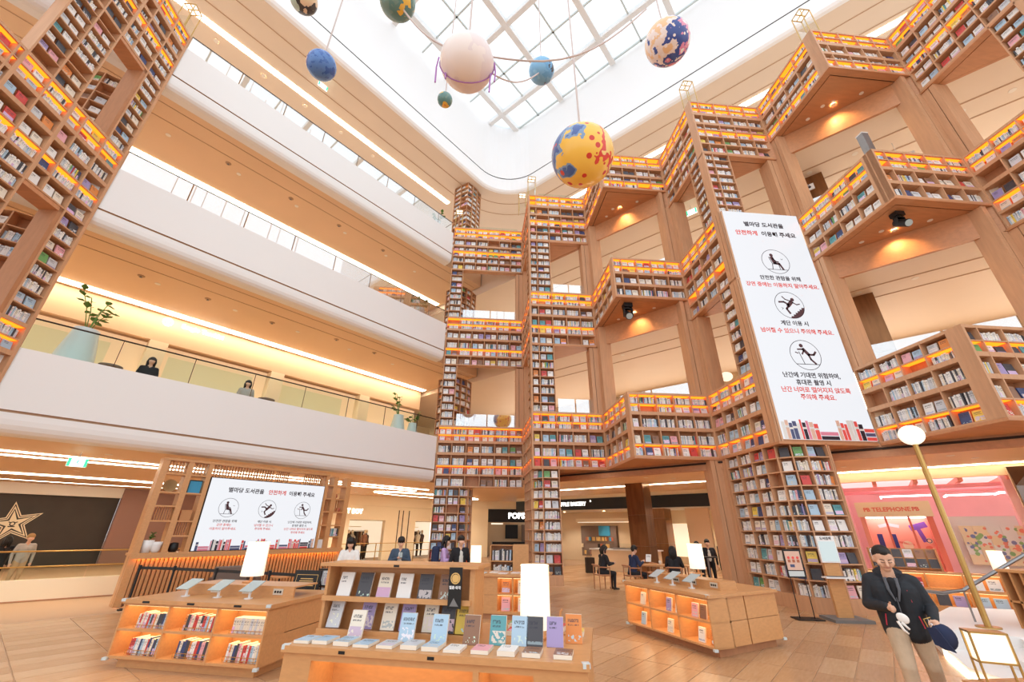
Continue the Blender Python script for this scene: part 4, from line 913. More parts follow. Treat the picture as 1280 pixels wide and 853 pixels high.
# ================================================================== galleries: rails, plants, shop front
for lv, (t, g, b) in enumerate(LV):
    r = thing('glass_balustrade','glass balustrade with dark rail on the %s white parapet' % ('lowest','middle','uppermost')[lv],'balustrade'); s = -.62; k = 0
    while s < 12.6:
        e = min(s+1.75, 12.7); MB().obox(OL, EL, NL, s+.02, e-.02, .14,.155, t, t+.82).build('glass_panel','glass_rail' if lv else 'glass',r)
        MB().obox(OL, EL, NL, s-.008, s+.008, .16,.19, t, t+.82).build('post','groove',r); s = e
    MB().tube([(*bl(-.62,.147),t+.84),(*bl(12.7,.147),t+.84)], .022).build('handrail','groove',r)
def big_vase(label, p, h, r, seed, ph, ps_):
    t = thing('floor_planter', label, 'plant', p); MB().lathe([(r*1.15,0),(r*1.2,h*.06),(r*.9,h*.6),(r*.62,h*.97),(r*.64,h),(r*.55,h),(r*.52,h*.9),(1e-4,h*.9)], seg=28).build('vase','ceramic',t,True)
    foliage(t,(0,0,h*.9),6,ph,ps_,.24,seed=seed,stem=.012); return t
big_vase('tall grey vase with a leafy plant beside the giant left bookcase', (*bl(.35,.95),5.13), 1.8, .45, 2, 1.35, .6)
big_vase('grey vase with a tall leafy plant at the far end of the lowest gallery', (*bl(11.1,.9),5.13), 1.5, .36, 7, 1.3, .5)
big_vase('smaller grey vase with a bushy plant at the far end of the lowest gallery', (*bl(12.0,1.0),5.13), 1.3, .3, 9, .7, .45)
big_vase('grey vase with a green plant at the far end of the middle gallery', (*bl(11.6,.8),11.1), 1.4, .3, 12, .9, .5)
big_vase('grey vase with a green plant at the far end of the uppermost gallery', (*bl(12.0,.7),17.2), 1.4, .3, 13, .7, .4)
# shop on the lowest gallery
emat('self_glow_tan',(240,206,164),.28)  # gallery shop lighting put into the back wall colour as its own glow
sg = thing('shop_front','cream shop front with a white lit sign on the lowest gallery','shop')
d0 = 5.3
MB().obox(OL, EL, NL, -8, 15.6, d0, d0+.2, 8.6, 9.72).build('sign_fascia','beige',sg); MB().obox(OL, EL, NL, -8, 15.6, d0+.5, d0+.7, 5.15, 8.6).build('back_wall','self_glow_tan',sg)
for s_ in (-3,2.2,6.8,11.5): MB().obox(OL, EL, NL, s_, s_+.6, d0, d0+.5, 5.15, 8.6).build('pilaster','cream',sg)
for s_ in (-2,3,7.5): MB().obox(OL, EL, NL, s_, s_+3.2, d0+.42, d0+.46, 5.9, 8.2).build('display_window','glass',sg)
text_mesh('lettering','Sergio Tacchini',.25,'sign_white',(*bl(3.75,d0-.02),9.48),er3,parent=sg,bold=.006)
lg = Sheet((*bl(2.5,d0-.02),9.48),er3); lg.ring(0,0,.17,.03); lg.line([(-.1,.05),(-.025,.07),(-.025,-.09)],.03); lg.line([(.11,.05),(.025,.07),(.025,-.09)],.03); lg.build('emblem','sign_white',sg)
# ================================================================== ground floor: left edge
lo = (-12,13.7); lt = (math.sin(math.radians(52)), math.cos(math.radians(52))); ln_ = (-lt[1],lt[0])
lw = thing('glass_parapet','low white wall topped with glass beside the black star wall','balustrade')
MB().obox(lo, lt, ln_, -5, 4.6, 0, .25, 0, .51).build('upstand','cream',lw); MB().obox(lo, lt, ln_, -5, 4.6, -.01, .0, 0, .03).build('shadow_line','wood_dark',lw)
for k in range(6): MB().obox(lo, lt, ln_, -5+1.6*k+.01, -5+1.6*k+1.59, .1,.115, .51,1.25).build('glass_panel','glass',lw)
for zz in (.82,1.2): MB().tube([(lo[0]+lt[0]*a+ln_[0]*.06, lo[1]+lt[1]*a+ln_[1]*.06, zz) for a in (-5,4.6)], .02).build('rail','gold',lw)
def cL(s, c): return ((s*2**.5+c)/2, (s*2**.5-c)/2)       # on the line x-y=c
struct('wall_black', MB().obox(cL(0,-46), EL, NL, -8, 4.95, 0,.3, 0,3.3), 'black_wall')
struct('wall_brown', MB().obox(cL(0,-45.5), EL, NL, 4.95, 12.5, -.1,.3, 0,3.8), 'brown_wall')
struct('wall_bulkhead', MB().obox(cL(0,-46), EL, NL, -9, 9, -.3,.4, 3.3,3.82), 'white_warm')
stc = thing('star_emblem','pale outlined star emblem on the black wall','sign'); st = Sheet((*cL(1.35,-46+.02),1.95),er3)
def starpts(R_, r_): return [((R_ if k%2 == 0 else r_)*math.cos(math.radians(102+36*k)), (R_ if k%2 == 0 else r_)*math.sin(math.radians(102+36*k))) for k in range(10)]
a_, b_ = starpts(1.02,.42), starpts(.92,.37)
for k in range(10): st.poly([a_[k],b_[k],b_[(k+1)%10],a_[(k+1)%10]][::-1])
a_, b_ = starpts(.82,.33), starpts(.7,.28)
for k in range(10): st.poly([a_[k],b_[k],b_[(k+1)%10],a_[(k+1)%10]][::-1])
for k in range(5):
    q = starpts(.62,.2); st.poly([(0,0),q[(2*k-1)%10],q[2*k],q[(2*k+1)%10]])
st.ring(0,0,.1,.04,1,.002); st.line([(-.14,.08),(-.05,.04)],.04,1,.002); st.line([(.14,.08),(.05,.04)],.04,1,.002); st.line([(-.1,-.12),(.1,-.12)],.05,1,.002)
st.build('outline',['cream','black_wall'],stc)
# oval cove in the ground ceiling
ov = thing('ceiling_cove','long oval light cove in the ground ceiling over the left edge','ceiling light'); oc = (-18.2,21.5)
for (ra, rb2, z0, m) in ((5.6,1.9,3.76,'cove'),(5.2,1.6,3.755,'white_warm'),(4.6,1.25,3.75,'beige')):
    MB().prism([(oc[0]+EL[0]*ra*math.cos(k*.2094)+NL[0]*rb2*math.sin(k*.2094), oc[1]+EL[1]*ra*math.cos(k*.2094)+NL[1]*rb2*math.sin(k*.2094)) for k in range(30)], z0, 3.815).build('oval_panel', m, ov)
ov = thing('ceiling_cove','curved light cove in the ground ceiling before the clothes shop','ceiling light'); oc = cL(18.5,-31.2)
for (ra, rb2, z0, m) in ((4.2,1.2,3.76,'cove'),(3.9,.95,3.755,'white_warm')):
    MB().prism([(oc[0]+EL[0]*ra*math.cos(k*.2094)+NL[0]*rb2*math.sin(k*.2094), oc[1]+EL[1]*ra*math.cos(k*.2094)+NL[1]*rb2*math.sin(k*.2094)) for k in range(30)], z0, 3.8).build('oval_panel', m, ov)
def exit_sign(label, p, w=.42, r=er3, rod=.2):
    t = thing('exit_sign', label, 'sign', (0,0,0)); emat('exit_green',(60,190,140),1.2); emat('exit_white',(235,250,240),1.6)
    rt = (r[0],r[1]); nn = (-rt[1],rt[0]); MB().obox(p[:2], rt, nn, -w/2,w/2,0,.05,p[2]-w*.28,p[2]+w*.28).build('box','exit_white',t)
    s_ = Sheet(p, r); 
    s_.rect(-w/2,-w*.34,-w*.28,w*.28,0); s_.rect(w*.34,w/2,-w*.28,w*.28,0); q = w*.22
    s_.disc(.1*q,.75*q,.18*q); s_.line([(.05*q,.45*q),(-.1*q,-.1*q)],.3*q); s_.line([(-.1*q,-.1*q),(.3*q,-.4*q),(.2*q,-.9*q)],.2*q); s_.line([(-.1*q,-.1*q),(-.5*q,-.4*q),(-.9*q,-.4*q)],.2*q); s_.line([(.05*q,.4*q),(-.5*q,.3*q)],.16*q); s_.line([(.05*q,.4*q),(.5*q,.1*q)],.16*q); s_.build('pictogram','exit_green',t)
    MB().cyl((p[0]+nn[0]*.025,p[1]+nn[1]*.025,p[2]+w*.28),(p[0]+nn[0]*.025,p[1]+nn[1]*.025,p[2]+w*.28+rod),.012).build('rod','white',t)
exit_sign('green running man exit sign hanging over the left floor edge', (-11.25,13.25,3.5), .42, er3, .17)
exit_sign('green running man exit sign under the topmost left ceiling', (*bl(4.4,1.7),23.25), .5, er3, .2)
exit_sign('green running man exit sign beside the tall poster screen opening', (9.35,13.5,14.9), .45, (S2,-S2,0), .25)
mat('cl_g1',(60,52,50),.8); mat('cl_g2',(140,96,72),.8)
# ================================================================== ground floor: clothes shop behind the galleries
c0 = -36.
bs_ = thing('clothes_shop','bright cream clothes shop with mannequins behind the glass rail','shop')
def cb(name, s0, s1, d0, d1, z0, z1, m): return MB().obox(cL(0,c0), EL, NL, s0, s1, d0, d1, z0, z1).build(name, m, bs_)
emat('self_glow_cream',(255,240,214),.42)  # clothes shop light put into the back wall material as a glow
cb('bulkhead',8,24,-.1,.5,3.2,3.82,'cream'); cb('fascia',8,24,0,.3,2.35,3.2,'cream'); cb('pilaster',17.6,20.1,0,.3,0,2.35,'cream'); cb('pilaster',13.6,15.0,0,.3,0,2.35,'cream'); cb('back_wall',8,24,3,3.2,0,2.35,'self_glow_cream'); cb('ceiling_panel',8,24,.3,3.2,2.35,2.45,'white_warm'); cb('pilaster',22.6,24,0,.3,0,2.35,'cream')
for s_ in (18.6,18.95,19.45): cb('dark_slot',s_,s_+.06,-.02,.0,.0,3.0,'groove')
text_mesh('lettering','EAST BOY',.38,'sign_white',(*cL(14.95,c0+.03),2.83),er3,parent=bs_,bold=.006)
rg = random.Random(21)
for a0, a1 in ((15.1,17.5),(20.2,22.5)):
    cb('clothes_rail',a0,a1,2.2,2.23,1.7,1.73,'steel'); a = a0+.1
    while a < a1-.1:
        cb('garment',a,a+.07,2.05,2.4,rg.uniform(.75,1.0),1.68,rg.choice(('taupe','cl_g1','cl_g2','white','leather','cream'))); a += rg.uniform(.1,.2)
    cb('shelf_board',a0,a1,2.6,3.0,1.95,1.99,'cream')
def mannequin(p, col, rz, k):
    t = thing('mannequin','dressed shop mannequin in the cream clothes shop','mannequin',p,rz,'shop mannequins'); mat('cloth_%d'%k, col, .8)
    MB().lathe([(.09,.8),(.16,.95),(.15,1.1),(.2,1.35),(.16,1.45),(.05,1.5),(.045,1.56),(1e-4,1.56)],seg=14).build('jacket','cloth_%d'%k,t,True); MB().ball((0,0,1.66),.1,12,sc=(.85,.9,1.2)).build('head','cream',t,True)
    for sx in (-1,1):
        MB().tube([(sx*.09,0,.86),(sx*.1,-.02,.45),(sx*.1,0,.06)],[.09,.065,.05]).build('leg','groove',t,True); MB().tube([(sx*.19,0,1.38),(sx*.26,0,1.1),(sx*.27,-.08,.88)],[.06,.05,.04]).build('arm','cloth_%d'%k,t,True)
    MB().lathe([(.2,0),(.2,.02),(1e-4,.02)],seg=14).build('stand','steel',t)
for k, (s_, d_, c_) in enumerate(((15.6,.9,(60,52,48)),(16.1,1.3,(206,196,180)),(16.7,.8,(150,104,78)),(17.2,1.4,(90,76,70)),(20.7,1.0,(226,190,170)),(21.4,1.2,(230,218,196)),(22,1.5,(90,70,64)))): p = cL(s_,c0-d_*2**.5); mannequin((*p,0), c_, math.radians(40+k*9), k)
gr_ = thing('glass_balustrade','glass rail with posts before the cream clothes shop','balustrade'); 
for k in range(7): MB().obox(cL(0,-33.2), EL, NL, 13+1.4*k+.02, 14.4+1.4*k-.02, 0,.012,.1,1.02).build('glass_panel','glass_clear',gr_); MB().obox(cL(0,-33.2), EL, NL, 13+1.4*k-.02, 13+1.4*k+.02, 0,.04,0,1.05).build('post','gold',gr_)
for zz in (.62,1.05): MB().tube([(*cL(13,-33.2),zz),(*cL(22.8,-33.2),zz)],.02).build('rail','gold',gr_)
# dark shop between the bookcase columns
ds = thing('dark_shop','small dark fronted shop seen between the two bookcase columns','shop'); 
def db(n_, x0, x1, y0, y1, z0, z1, m): return MB().box(x0,x1,y0,y1,z0,z1).build(n_, m, ds)
db('side_wall',-2.2,1.4,33.6,34,0,3.8,'cream'); db('fascia',1.4,6.5,33.6,33.9,2.35,3.25,'black'); db('bulkhead',1.4,6.5,33.7,34,3.25,3.8,'cream'); db('back_wall',1.4,6.5,36,36.2,0,2.4,'beige_wall'); db('counter',1.8,5.6,34.2,34.8,0,1.0,'black'); db('menu_screen',2.9,3.9,35.9,36,1.2,2.2,'black'); db('display_shelf',4.2,6.2,35.6,36,.2,2.2,'taupe'); db('light_panel',1.7,2.6,34.6,34.8,2.2,2.3,'shade')
text_mesh('lettering','POPS',.55,'sign_white',(3.55,33.58,2.78),(1,0,0),parent=ds,bold=.02)
# ================================================================== bakery
bk = thing('bakery','bakery with a black sign fascia and pale interior','shop'); BC = br(0,33.5)
def kb2(n_, q0, q1, d0, d1, z0, z1, m): return MB().obox(BC, ER, NR, q0, q1, d0, d1, z0, z1).build(n_, m, bk)
kb2('fascia',-19.2,-4.2,0,.3,2.98,3.6,'black'); kb2('bulkhead',-19.2,-4.2,.05,.4,3.6,3.82,'cream'); kb2('back_wall',-19.2,-4.2,3.4,3.6,0,3.0,'beige_wall'); kb2('ceiling_panel',-19.2,-4.2,.3,3.6,2.95,3.02,'white_warm'); kb2('light_beam',-15.2,-11.2,1.2,1.5,2.3,2.5,'cream'); kb2('light_tube',-15.1,-11.3,1.25,1.45,2.27,2.3,'shade')
kb2('wall_panel',-11.8,-10.2,2.4,2.5,0,2.9,'cream'); kb2('wall_panel',-8.2,-7.0,1.2,1.4,0,2.95,'beige'); kb2('dark_panel',-7,-4.2,1.6,1.8,0,1.1,'black_wall'); kb2('fridge',-6.4,-5.3,1.4,1.7,1.2,2.5,'tablet_face'); kb2('display_shelf',-16,-13.4,3.1,3.4,.3,2.1,'taupe'); kb2('menu_screen',-14.6,-13.8,3.0,3.08,1.5,2.1,'blue_box'); kb2('shop_shelf',-5.1,-4.3,1.4,1.7,1.1,2.4,'taupe')
kb2('lit_case',-9.6,-8.4,2.6,3.0,.5,2.2,'self_glow_cream')
rq = random.Random(3)
for k in range(26):
    q = rq.uniform(-16,-13.5); z_ = rq.choice((.4,.8,1.2)); kb2('packet', q, q+.12, 3.0,3.1, z_, z_+.22, rq.choice(('clay','blue_box','cream','gold_print','black')))
text_mesh('lettering','WAFFLE BAKERY',.31,'sign_white',(BC[0]+ER[0]*-14.85-NR[0]*.01, BC[1]+ER[1]*-14.85-NR[1]*.01, 3.3),(S2,-S2,0),parent=bk,bold=.004)
lg = Sheet((BC[0]+ER[0]*-13.36-NR[0]*.01, BC[1]+ER[1]*-13.36-NR[1]*.01, 3.44),(S2,-S2,0)); lg.disc(0,0,.045); lg.build('registered_mark','sign_white',bk)
ct_ = thing('bakery_counter','pale stone bakery counter with trays on top','counter'); 
def ctb(n_, q0, q1, d0, d1, z0, z1, m): return MB().obox(br(0,29.5), ER, NR, q0, q1, d0, d1, z0, z1).build(n_, m, ct_)
ctb('body',-11.9,-8.6,0,.9,0,.92,'beige_wall'); ctb('worktop',-12,-8.5,-.05,.95,.92,.97,'white'); ctb('display_case',-11,-9.6,.2,.7,.97,1.22,'glass_clear'); ctb('tray',-10.9,-9.7,.25,.65,.98,1.02,'steel')
for nm, (x, y), s_, lb in (('pillar',(7.75,19.6),.42,'bronze clad pillar beside the bakery tables'),('pillar',(10.7,24.3),.5,'bronze clad pillar behind the first one')):
    t = thing(nm, lb, 'pillar', (x,y,0), math.pi/4); zt = 3.8
    for k, (z0, z1) in enumerate(((0,1.2),(1.205,2.45),(2.455,zt))): MB().box(-s_,s_,-s_,s_,z0,z1).build('cladding_sheet','bronze',t)
    t['kind'] = 'structure'
for (x, y), z0, z1, lb in (((13.8,11.7),5.1,9.5,'first'),((13.8,11.7),11.0,15.3,'second')):
    t = thing('pillar','dark bronze pillar on the %s floor behind the bay right of the screen' % lb,'pillar',(x,y,z0),math.pi/4); t['kind'] = 'structure'
    for a, b in ((0,.5),(.505,1)): MB().box(-.4,.4,-.4,.4,(z1-z0)*a,(z1-z0)*b).build('cladding_sheet','bronze',t)
for p, lb in (((5.9,18.6,5.1),'left of the bakery bay'),((9.74,14.26,5.1),'right of the bakery bay'),((15.16,8.84,11.0),'behind the far right opening')):
    t = thing('floor_lamp','glowing floor lamp standing on the gallery %s' % lb,'lamp',p); MB().ball((0,0,2.2 if p[2] < 6 else 1.97),.24,16,sc=(1,1,.75)).build('shade','shade',t,True); MB().cyl((0,0,.02),(0,0,1.9),.025).build('pole','gold',t); MB().lathe([(.16,0),(.16,.03),(1e-4,.03)],seg=12).build('foot','gold',t)
t = thing('corner_stub','short grey metal stub on the corner of the bay right of the screen','post',(11.6,7.8,12.27)); MB().box(-.1,.1,-.1,.1,0,.72).build('sleeve','steel',t); MB().box(-.11,.11,-.11,.11,.72,.75).build('end_plate','white',t)
for p, lb in (((13.0,11.5,14.55),'behind the bay right of the screen'),((15.4,9.6,14.45),'behind the far right opening')):
    t = thing('hanging_sign','white hanging direction sign %s' % lb,'sign',p,-math.pi/4); MB().box(-.42,.42,-.02,.02,-.14,.14).build('plate','white',t); sg2 = Sheet((0,-.02,0),(1,0,0))
    for k in (-.26,0,.26): sg2.disc(k,0,.06); sg2.line([(k-.03,.09),(k,.12),(k+.03,.09)],.02)
    sg2.build('symbols','ink',t); MB().cyl((0,0,.14),(0,0,15.3-p[2]),.01).build('rod','white',t)
bn_ = thing('suitcase','dark grey suitcase parked by the bakery counter','suitcase',(5.6,20.9,0),0,'suitcases by the bakery'); MB().box(-.2,.2,-.12,.12,.06,.68).build('shell','groove',bn_); MB().tube([(-.1,.1,.68),(-.1,.1,.95),(.1,.1,.95),(.1,.1,.68)],.01).build('handle','steel',bn_)
# ================================================================== pink shop
PKC = br(0,28.4)
mat('pink',(248,206,208),.6,var=.05,nscale=1); mat('hot_pink',(244,168,172),.6); mat('coral',(248,170,150),.5); mat('coral_dark',(234,126,106),.5); mat('purple',(126,84,176),.6); mat('navy_print',(58,64,128),.6); mat('floral_red',(238,150,130),.6); mat('floral_green',(150,190,130),.6); mat('floral_blue',(134,142,188),.6); mat('floral_cream',(240,222,190),.6); emat('neon_white',(255,244,250),3); emat('self_glow_pink',(255,214,214),.6)
mat('mirror_brown',(128,112,104),.12,metal=.9)
pk = thing('pink_shop','open pink gift shop with neon ceiling frames','shop')
def pb(n_, q0, q1, d0, d1, z0, z1, m, par=None): return MB().obox(PKC, ER, NR, q0, q1, d0, d1, z0, z1).build(n_, m, par or pk)
pb('back_wall',-.9,6.5,4.6,4.8,0,3.8,'pink'); pb('side_wall',-1.1,-.9,.2,4.8,0,3.8,'pink'); pb('ceiling_panel',-1.1,6.5,.2,4.8,3.55,3.62,'self_glow_pink'); pb('head_beam',-1.1,6.5,0,.15,3.45,3.8,'beige'); pb('jamb',-1.25,-.9,-.05,.2,0,3.5,'hot_pink')  # ceiling panel glows on its own, pink light put into its colour
for q in (.1,1.2,2.3,3.4,4.4): pb('ceiling_beam',q,q+.12,.2,4.6,3.35,3.5,'coral')
for d in (.8,1.8,2.8): pb('ceiling_pipe',-.9,5,d,d+.1,3.2,3.32,'hot_pink')
for q, d, l in ((.2,1.2,1.4),(2.0,1.6,1.2),(3.2,1.0,1.3)): pb('neon_tube',q,q+l,d,d+.05,2.98,3.03,'neon_white'); pb('neon_tube',q,q+.05,d,d+.9,2.98,3.03,'neon_white')
pb('white_panel',1.75,3.3,.9,1.0,0,2.3,'white'); pb('column',3.3,3.6,.4,.7,0,3.5,'pink'); pb('lilac_panel',3.6,4.4,.6,.7,0,2.8,'lilac' if 'lilac' in MATS else 'white')
tb_ = thing('telephone_booth','coral telephone booth front with a lettered header in the pink shop','booth')
def tbb(n_, q0, q1, d0, d1, z0, z1, m): return pb(n_, q0, q1, d0, d1, z0, z1, m, tb_)
tbb('side_post',-.56,-.42,.3,.9,0,2.75,'coral'); tbb('side_post',1.2,1.36,.3,.9,0,2.75,'coral_dark'); tbb('header',-.6,1.4,.25,.9,2.3,2.78,'floral_cream'); tbb('back_panel',-.42,1.2,.8,.9,0,2.3,'coral'); tbb('booth_light',-.4,1.18,.4,.75,2.26,2.29,'neon_white')
for q in (.1,.72): tbb('mullion',q,q+.06,.3,.36,0,2.3,'coral_dark')
for q in (-.3,1.0): text_mesh('lettering','PB',.17,'coral_dark',(PKC[0]+ER[0]*q+NR[0]*.25, PKC[1]+ER[1]*q+NR[1]*.25, 2.53),(S2,-S2,0),parent=tb_,bold=.008)
text_mesh('lettering','TELEPHONE',.19,'coral_dark',(PKC[0]+ER[0]*.36+NR[0]*.25, PKC[1]+ER[1]*.36+NR[1]*.25, 2.53),(S2,-S2,0),parent=tb_,bold=.006)
gs = Sheet((PKC[0]+ER[0]*.0+NR[0]*.8, PKC[1]+ER[1]*.0+NR[1]*.8, 1.2),(S2,-S2,0)); 
gs.rect(-.25,-.1,.1,.55,0); gs.rect(.12,.27,.1,.55,0); gs.line([(.75,.75),(1.1,.85)],.18,1); gs.line([(.9,.75),(.98,.35)],.12,1); gs.disc(1.08,.35,.09,2); gs.ring(1.08,.35,.07,.02,0,.002); gs.disc(.5,.2,.14,2); gs.line([(.3,.3),(.65,.22)],.06,3); gs.line([(-.1,.8),(.15,.86),(.4,.8)],.1,4); gs.disc(1.02,.1,.1,3)
gs.build('wall_print',['navy_print','purple','floral_cream','coral_dark','pink'],tb_)
fw_ = thing('floral_wall','bright floral print wall panels in the pink shop','wall panel'); rnd = random.Random(9)
for k in range(8):
    for j in range(4):
        q = 1.9+.31*k; z_ = .9+.28*j; pb('floral_tile', q, q+.3, .6,.64, z_, z_+.27, rnd.choice(('floral_cream','floral_cream','white')), fw_)
fs_ = Sheet((PKC[0]+NR[0]*.6, PKC[1]+NR[1]*.6, 0),(S2,-S2,0))
for k in range(150): fs_.disc(rnd.uniform(1.95,4.3), rnd.uniform(.95,1.95), rnd.uniform(.03,.065), rnd.randrange(4), .001*k/60, 8)
fs_.build('flower_print',['floral_red','floral_green','floral_blue','floral_cream'],fw_)
mrr = thing('mirror_column','crumpled bronze mirror column at the right edge of the pink shop','mirror'); m_ = MB()
for k in range(3):
    for j in range(6):
        P = lambda a, c_: (PKC[0]+ER[0]*(3.4+.55*a)-NR[0]*(.35+.12*math.sin(a*2.1+c_*1.7)), PKC[1]+ER[1]*(3.4+.55*a)-NR[1]*(.35+.12*math.sin(a*2.1+c_*1.7)), .3+.56*c_)
        m_.quad(P(k,j),P(k+1,j),P(k+1,j+1),P(k,j+1))
m_.build('mirror_sheet','mirror_brown',mrr); MB().obox((PKC[0]+ER[0]*3.4-NR[0]*.2,PKC[1]+ER[1]*3.4-NR[1]*.2),ER,NR,0,1.65,0,.1,0,3.7).build('core','beige_wall',mrr)
# magazine racks before the pink shop
mr = thing('magazine_rack','oak magazine rack with portrait covers before the telephone booth','rack'); mo = br(-.55,24.2)
for k, z0 in enumerate((.92,1.15)):
    d_ = .06+.1*k; oboard('shelf', mr, mo, ER, 0,1.5,d_-.02,d_+.12,z0-.02,z0,'wood_desk'); oboard('back_panel', mr, mo, ER, 0,1.5,d_+.1,d_+.12,z0-.2,z0+.24,'wood_desk')
    for j in range(6): add_book((mo[0]+ER[0]*(.05+.245*j)+NR[0]*d_, mo[1]+ER[1]*(.05+.245*j)+NR[1]*d_, z0), ER, NR, .2,.22,.012,.3,random.choice(('dark grey','pale grey','dark grey','brown','yellow' if j == 3 else 'dark grey')),True,'the magazine rack before the telephone booth',True)
for q in (0,1.46): oboard('side_panel', mr, mo, ER, q,q+.04,.0,.45,0,1.4,'wood_desk')
oboard('base_panel', mr, mo, ER, 0,1.5,.05,.45,0,.72,'wood_dark')
l2 = thing('low_bookcase','long low oak bookcase with amber lit niches behind the man','bookcase')
block(l2, cols(br(-.9,22.9), br(2.6,22.9), [1]*5), [(.14,.46,True),(.52,.84,True)], .0,.88,'the long low bookcase behind the man',depth=.4,m='wood_desk',lit='led_soft',style='face',back='wood_desk')
table_lamp('glowing paper shade lamp on the long low bookcase', *br(1.95,23.2), .88, .42, .14, .1)
# ================================================================== info screens at the bookcase foot
ik = thing('info_kiosk','white touch screen kiosk on an oak column by the bookcase foot','kiosk',(8.5,10.15,0),math.radians(-12))
mat('kiosk_screen',(30,34,36),.4,emit=.55,ecol=(226,240,240))
MB().box(-.16,.16,.0,.08,.05,1.2).build('column','wood_desk',ik); MB().box(-.4,.4,-.3,.35,0,.06).build('base','grey',ik); q = MB().box(-.2,.2,-.03,.03,1.15,1.72).build('screen_frame','white',ik); MB().box(-.18,.18,-.034,-.03,1.18,1.6).build('screen_glass','kiosk_screen',q); MB().box(-.3,.3,-.22,.0,.84,.87).build('keyboard_tray','white',ik); MB().box(-.2,.16,-.2,-.06,.87,.885).build('keyboard','grey',ik)
text_mesh('lettering','도서검색',.07,'ink',(0,-.03,1.66),(1,0,0),parent=ik,bold=.001)
ps2 = thing('poster_stand','black poster stand with an orange menu card by the bookcase foot','stand',(7.75,10.4,0),math.radians(-12))
MB().box(-.2,.2,-.012,.012,.82,1.42).build('frame','black',ps2); MB().box(-.17,.17,-.016,-.012,.98,1.38).build('card','ink_tan',ps2); MB().box(-.17,.17,-.016,-.012,.85,.96).build('card_footer','ceramic',ps2); MB().box(-.28,.28,-.2,.2,0,.02).build('foot','black',ps2)
for sx in (-.16,.16): MB().cyl((sx,0,.02),(sx,0,.84),.01).build('leg','black',ps2)
pp = Sheet((0,-.016,1.0),(1,0,0)); 
for k in range(3): pp.disc(-.1+.1*k,.24,.03,0); pp.rect(-.13+.1*k,-.07+.1*k,.14,.2,1)
pp.rect(-.1,.0,.04,.1,2); pp.build('print',['ink_red','clay','ink_blue'],ps2)
# ================================================================== stairs, lamps and shelf at the right edge
st_ = thing('stair_block','white curved stair block with a lit plinth at the right edge','stairs')
MB().prism([(8.3,8.1),(7.7,7.4),(8.6,6.4),(12,6.2),(12,8.6),(10.2,9.3)], 0,.38).build('landing','white',st_)
for k in range(3): MB().prism([(7.72+.5*k,7.35-.1*k),(6.95+.55*k,6.4),(6.75+.6*k,5.4),(10,5.0),(10.5,7)], 0,.12+.12*k).build('step','white',st_)
MB().tube([(7.7,7.38,.02),(6.93,6.42,.02),(6.72,5.45,.02)],.012).build('plinth_light','cove',st_)
hr_ = thing('handrail','grey metal stair handrail at the right edge','handrail'); MB().tube([(7.95,7.75,.88),(8.5,7.8,.82),(8.95,7.8,.86),(9.98,7.4,1.45),(11.2,7.0,2.1)],.03).build('rail','steel',hr_)
for p in ((8.95,7.8,.86),(9.98,7.4,1.45)): MB().cyl((p[0],p[1],.38),p,.015).build('baluster','steel',hr_)
gl_ = thing('globe_lamp','tall brass pole lamp with a white globe at the right edge','lamp',(8.62,7.34,.38)); MB().tube([(0,0,0),(0,0,3.2)],.045).build('pole','gold',gl_); MB().ball((0,0,3.17),.2,24,sc=(1,1,.95)).build('globe','shade',gl_,True); MB().lathe([(.16,0),(.16,.02),(1e-4,.02)]).build('foot','gold',gl_)
ws_ = thing('slatted_shelf','oak slatted shelf standing on the stair block','shelf',(9.1,6.95,0)); 
MB().box(.28,1.6,-.3,.3,.38,1.2).build('body','wood_desk',ws_); MB().box(0,1.6,-.32,.32,1.2,1.24).build('top','wood_desk',ws_)
for k in range(5): MB().box(.02,.26,-.32+.15*k,-.29+.15*k,.38,1.2).build('slat','wood_slat',ws_)
MB().box(.02,.26,-.3,.3,.75,.78).build('shelf','wood_slat',ws_)
cb_ = thing('low_plinth','low oak cabinet in the bottom right corner carrying a lantern','cabinet',(4.95,4.28,0)); MB().box(0,1.2,-.5,.35,0,.44).build('body','wood_desk',cb_); MB().box(-.02,1.22,-.52,.37,.44,.48).build('top','wood_desk',cb_)
def floor_lantern(label, p, w, h, rz):
    t = thing('lantern', label, 'lantern', p, rz)
    for sx in (-w,w):
        for sy in (-w*.6,w*.6): MB().box(sx-.008,sx+.008,sy-.008,sy+.008,0,h).build('frame_bar','gold',t)
    for zz in (0,h*.42,h): MB().box(-w-.008,w+.008,-w*.6-.008,w*.6+.008,zz-.008,zz+.008).build('frame_ring','gold',t)
    MB().box(-w+.01,w-.01,-w*.6+.01,w*.6-.01,h*.44,h-.01).build('light_box','shade',t)
floor_lantern('brass framed lantern glowing on the low oak cabinet at the right edge', (5.2,4.5,.48), .14, .42, math.radians(-30))
# ================================================================== tables and chairs before the bakery
def chair(p, rz, label):
    t = thing('dining_chair', label, 'chair', p, rz, 'wooden cafe chairs')
    MB().box(-.22,.22,-.22,.22,.42,.46).build('seat','wood_dark',t); MB().tube([(-.24,.2,.72),(-.18,.26,.74),(.18,.26,.74),(.24,.2,.72)],.022).build('backrest','wood_dark',t)
    for sx in (-.21,.21):
        for sy, hh in ((-.2,.66),(.2,.72)): MB().cyl((sx,sy,0),(sx,sy,hh if sy > 0 else .66),.018).build('leg','wood_dark',t)
        MB().tube([(sx,-.22,.66),(sx,.2,.68)],.02).build('armrest','wood_dark',t)
ch1, ch2, ch3 = (4.6,15.7,0), (5.55,15.35,0), (6.5,16.3,0)
chair(ch1, math.radians(100), 'wooden cafe chair under the person in the black hooded jacket'); chair(ch2, math.radians(100), 'wooden cafe chair under the reader in blue'); chair(ch3, math.radians(-80), 'empty wooden cafe chair across the table')
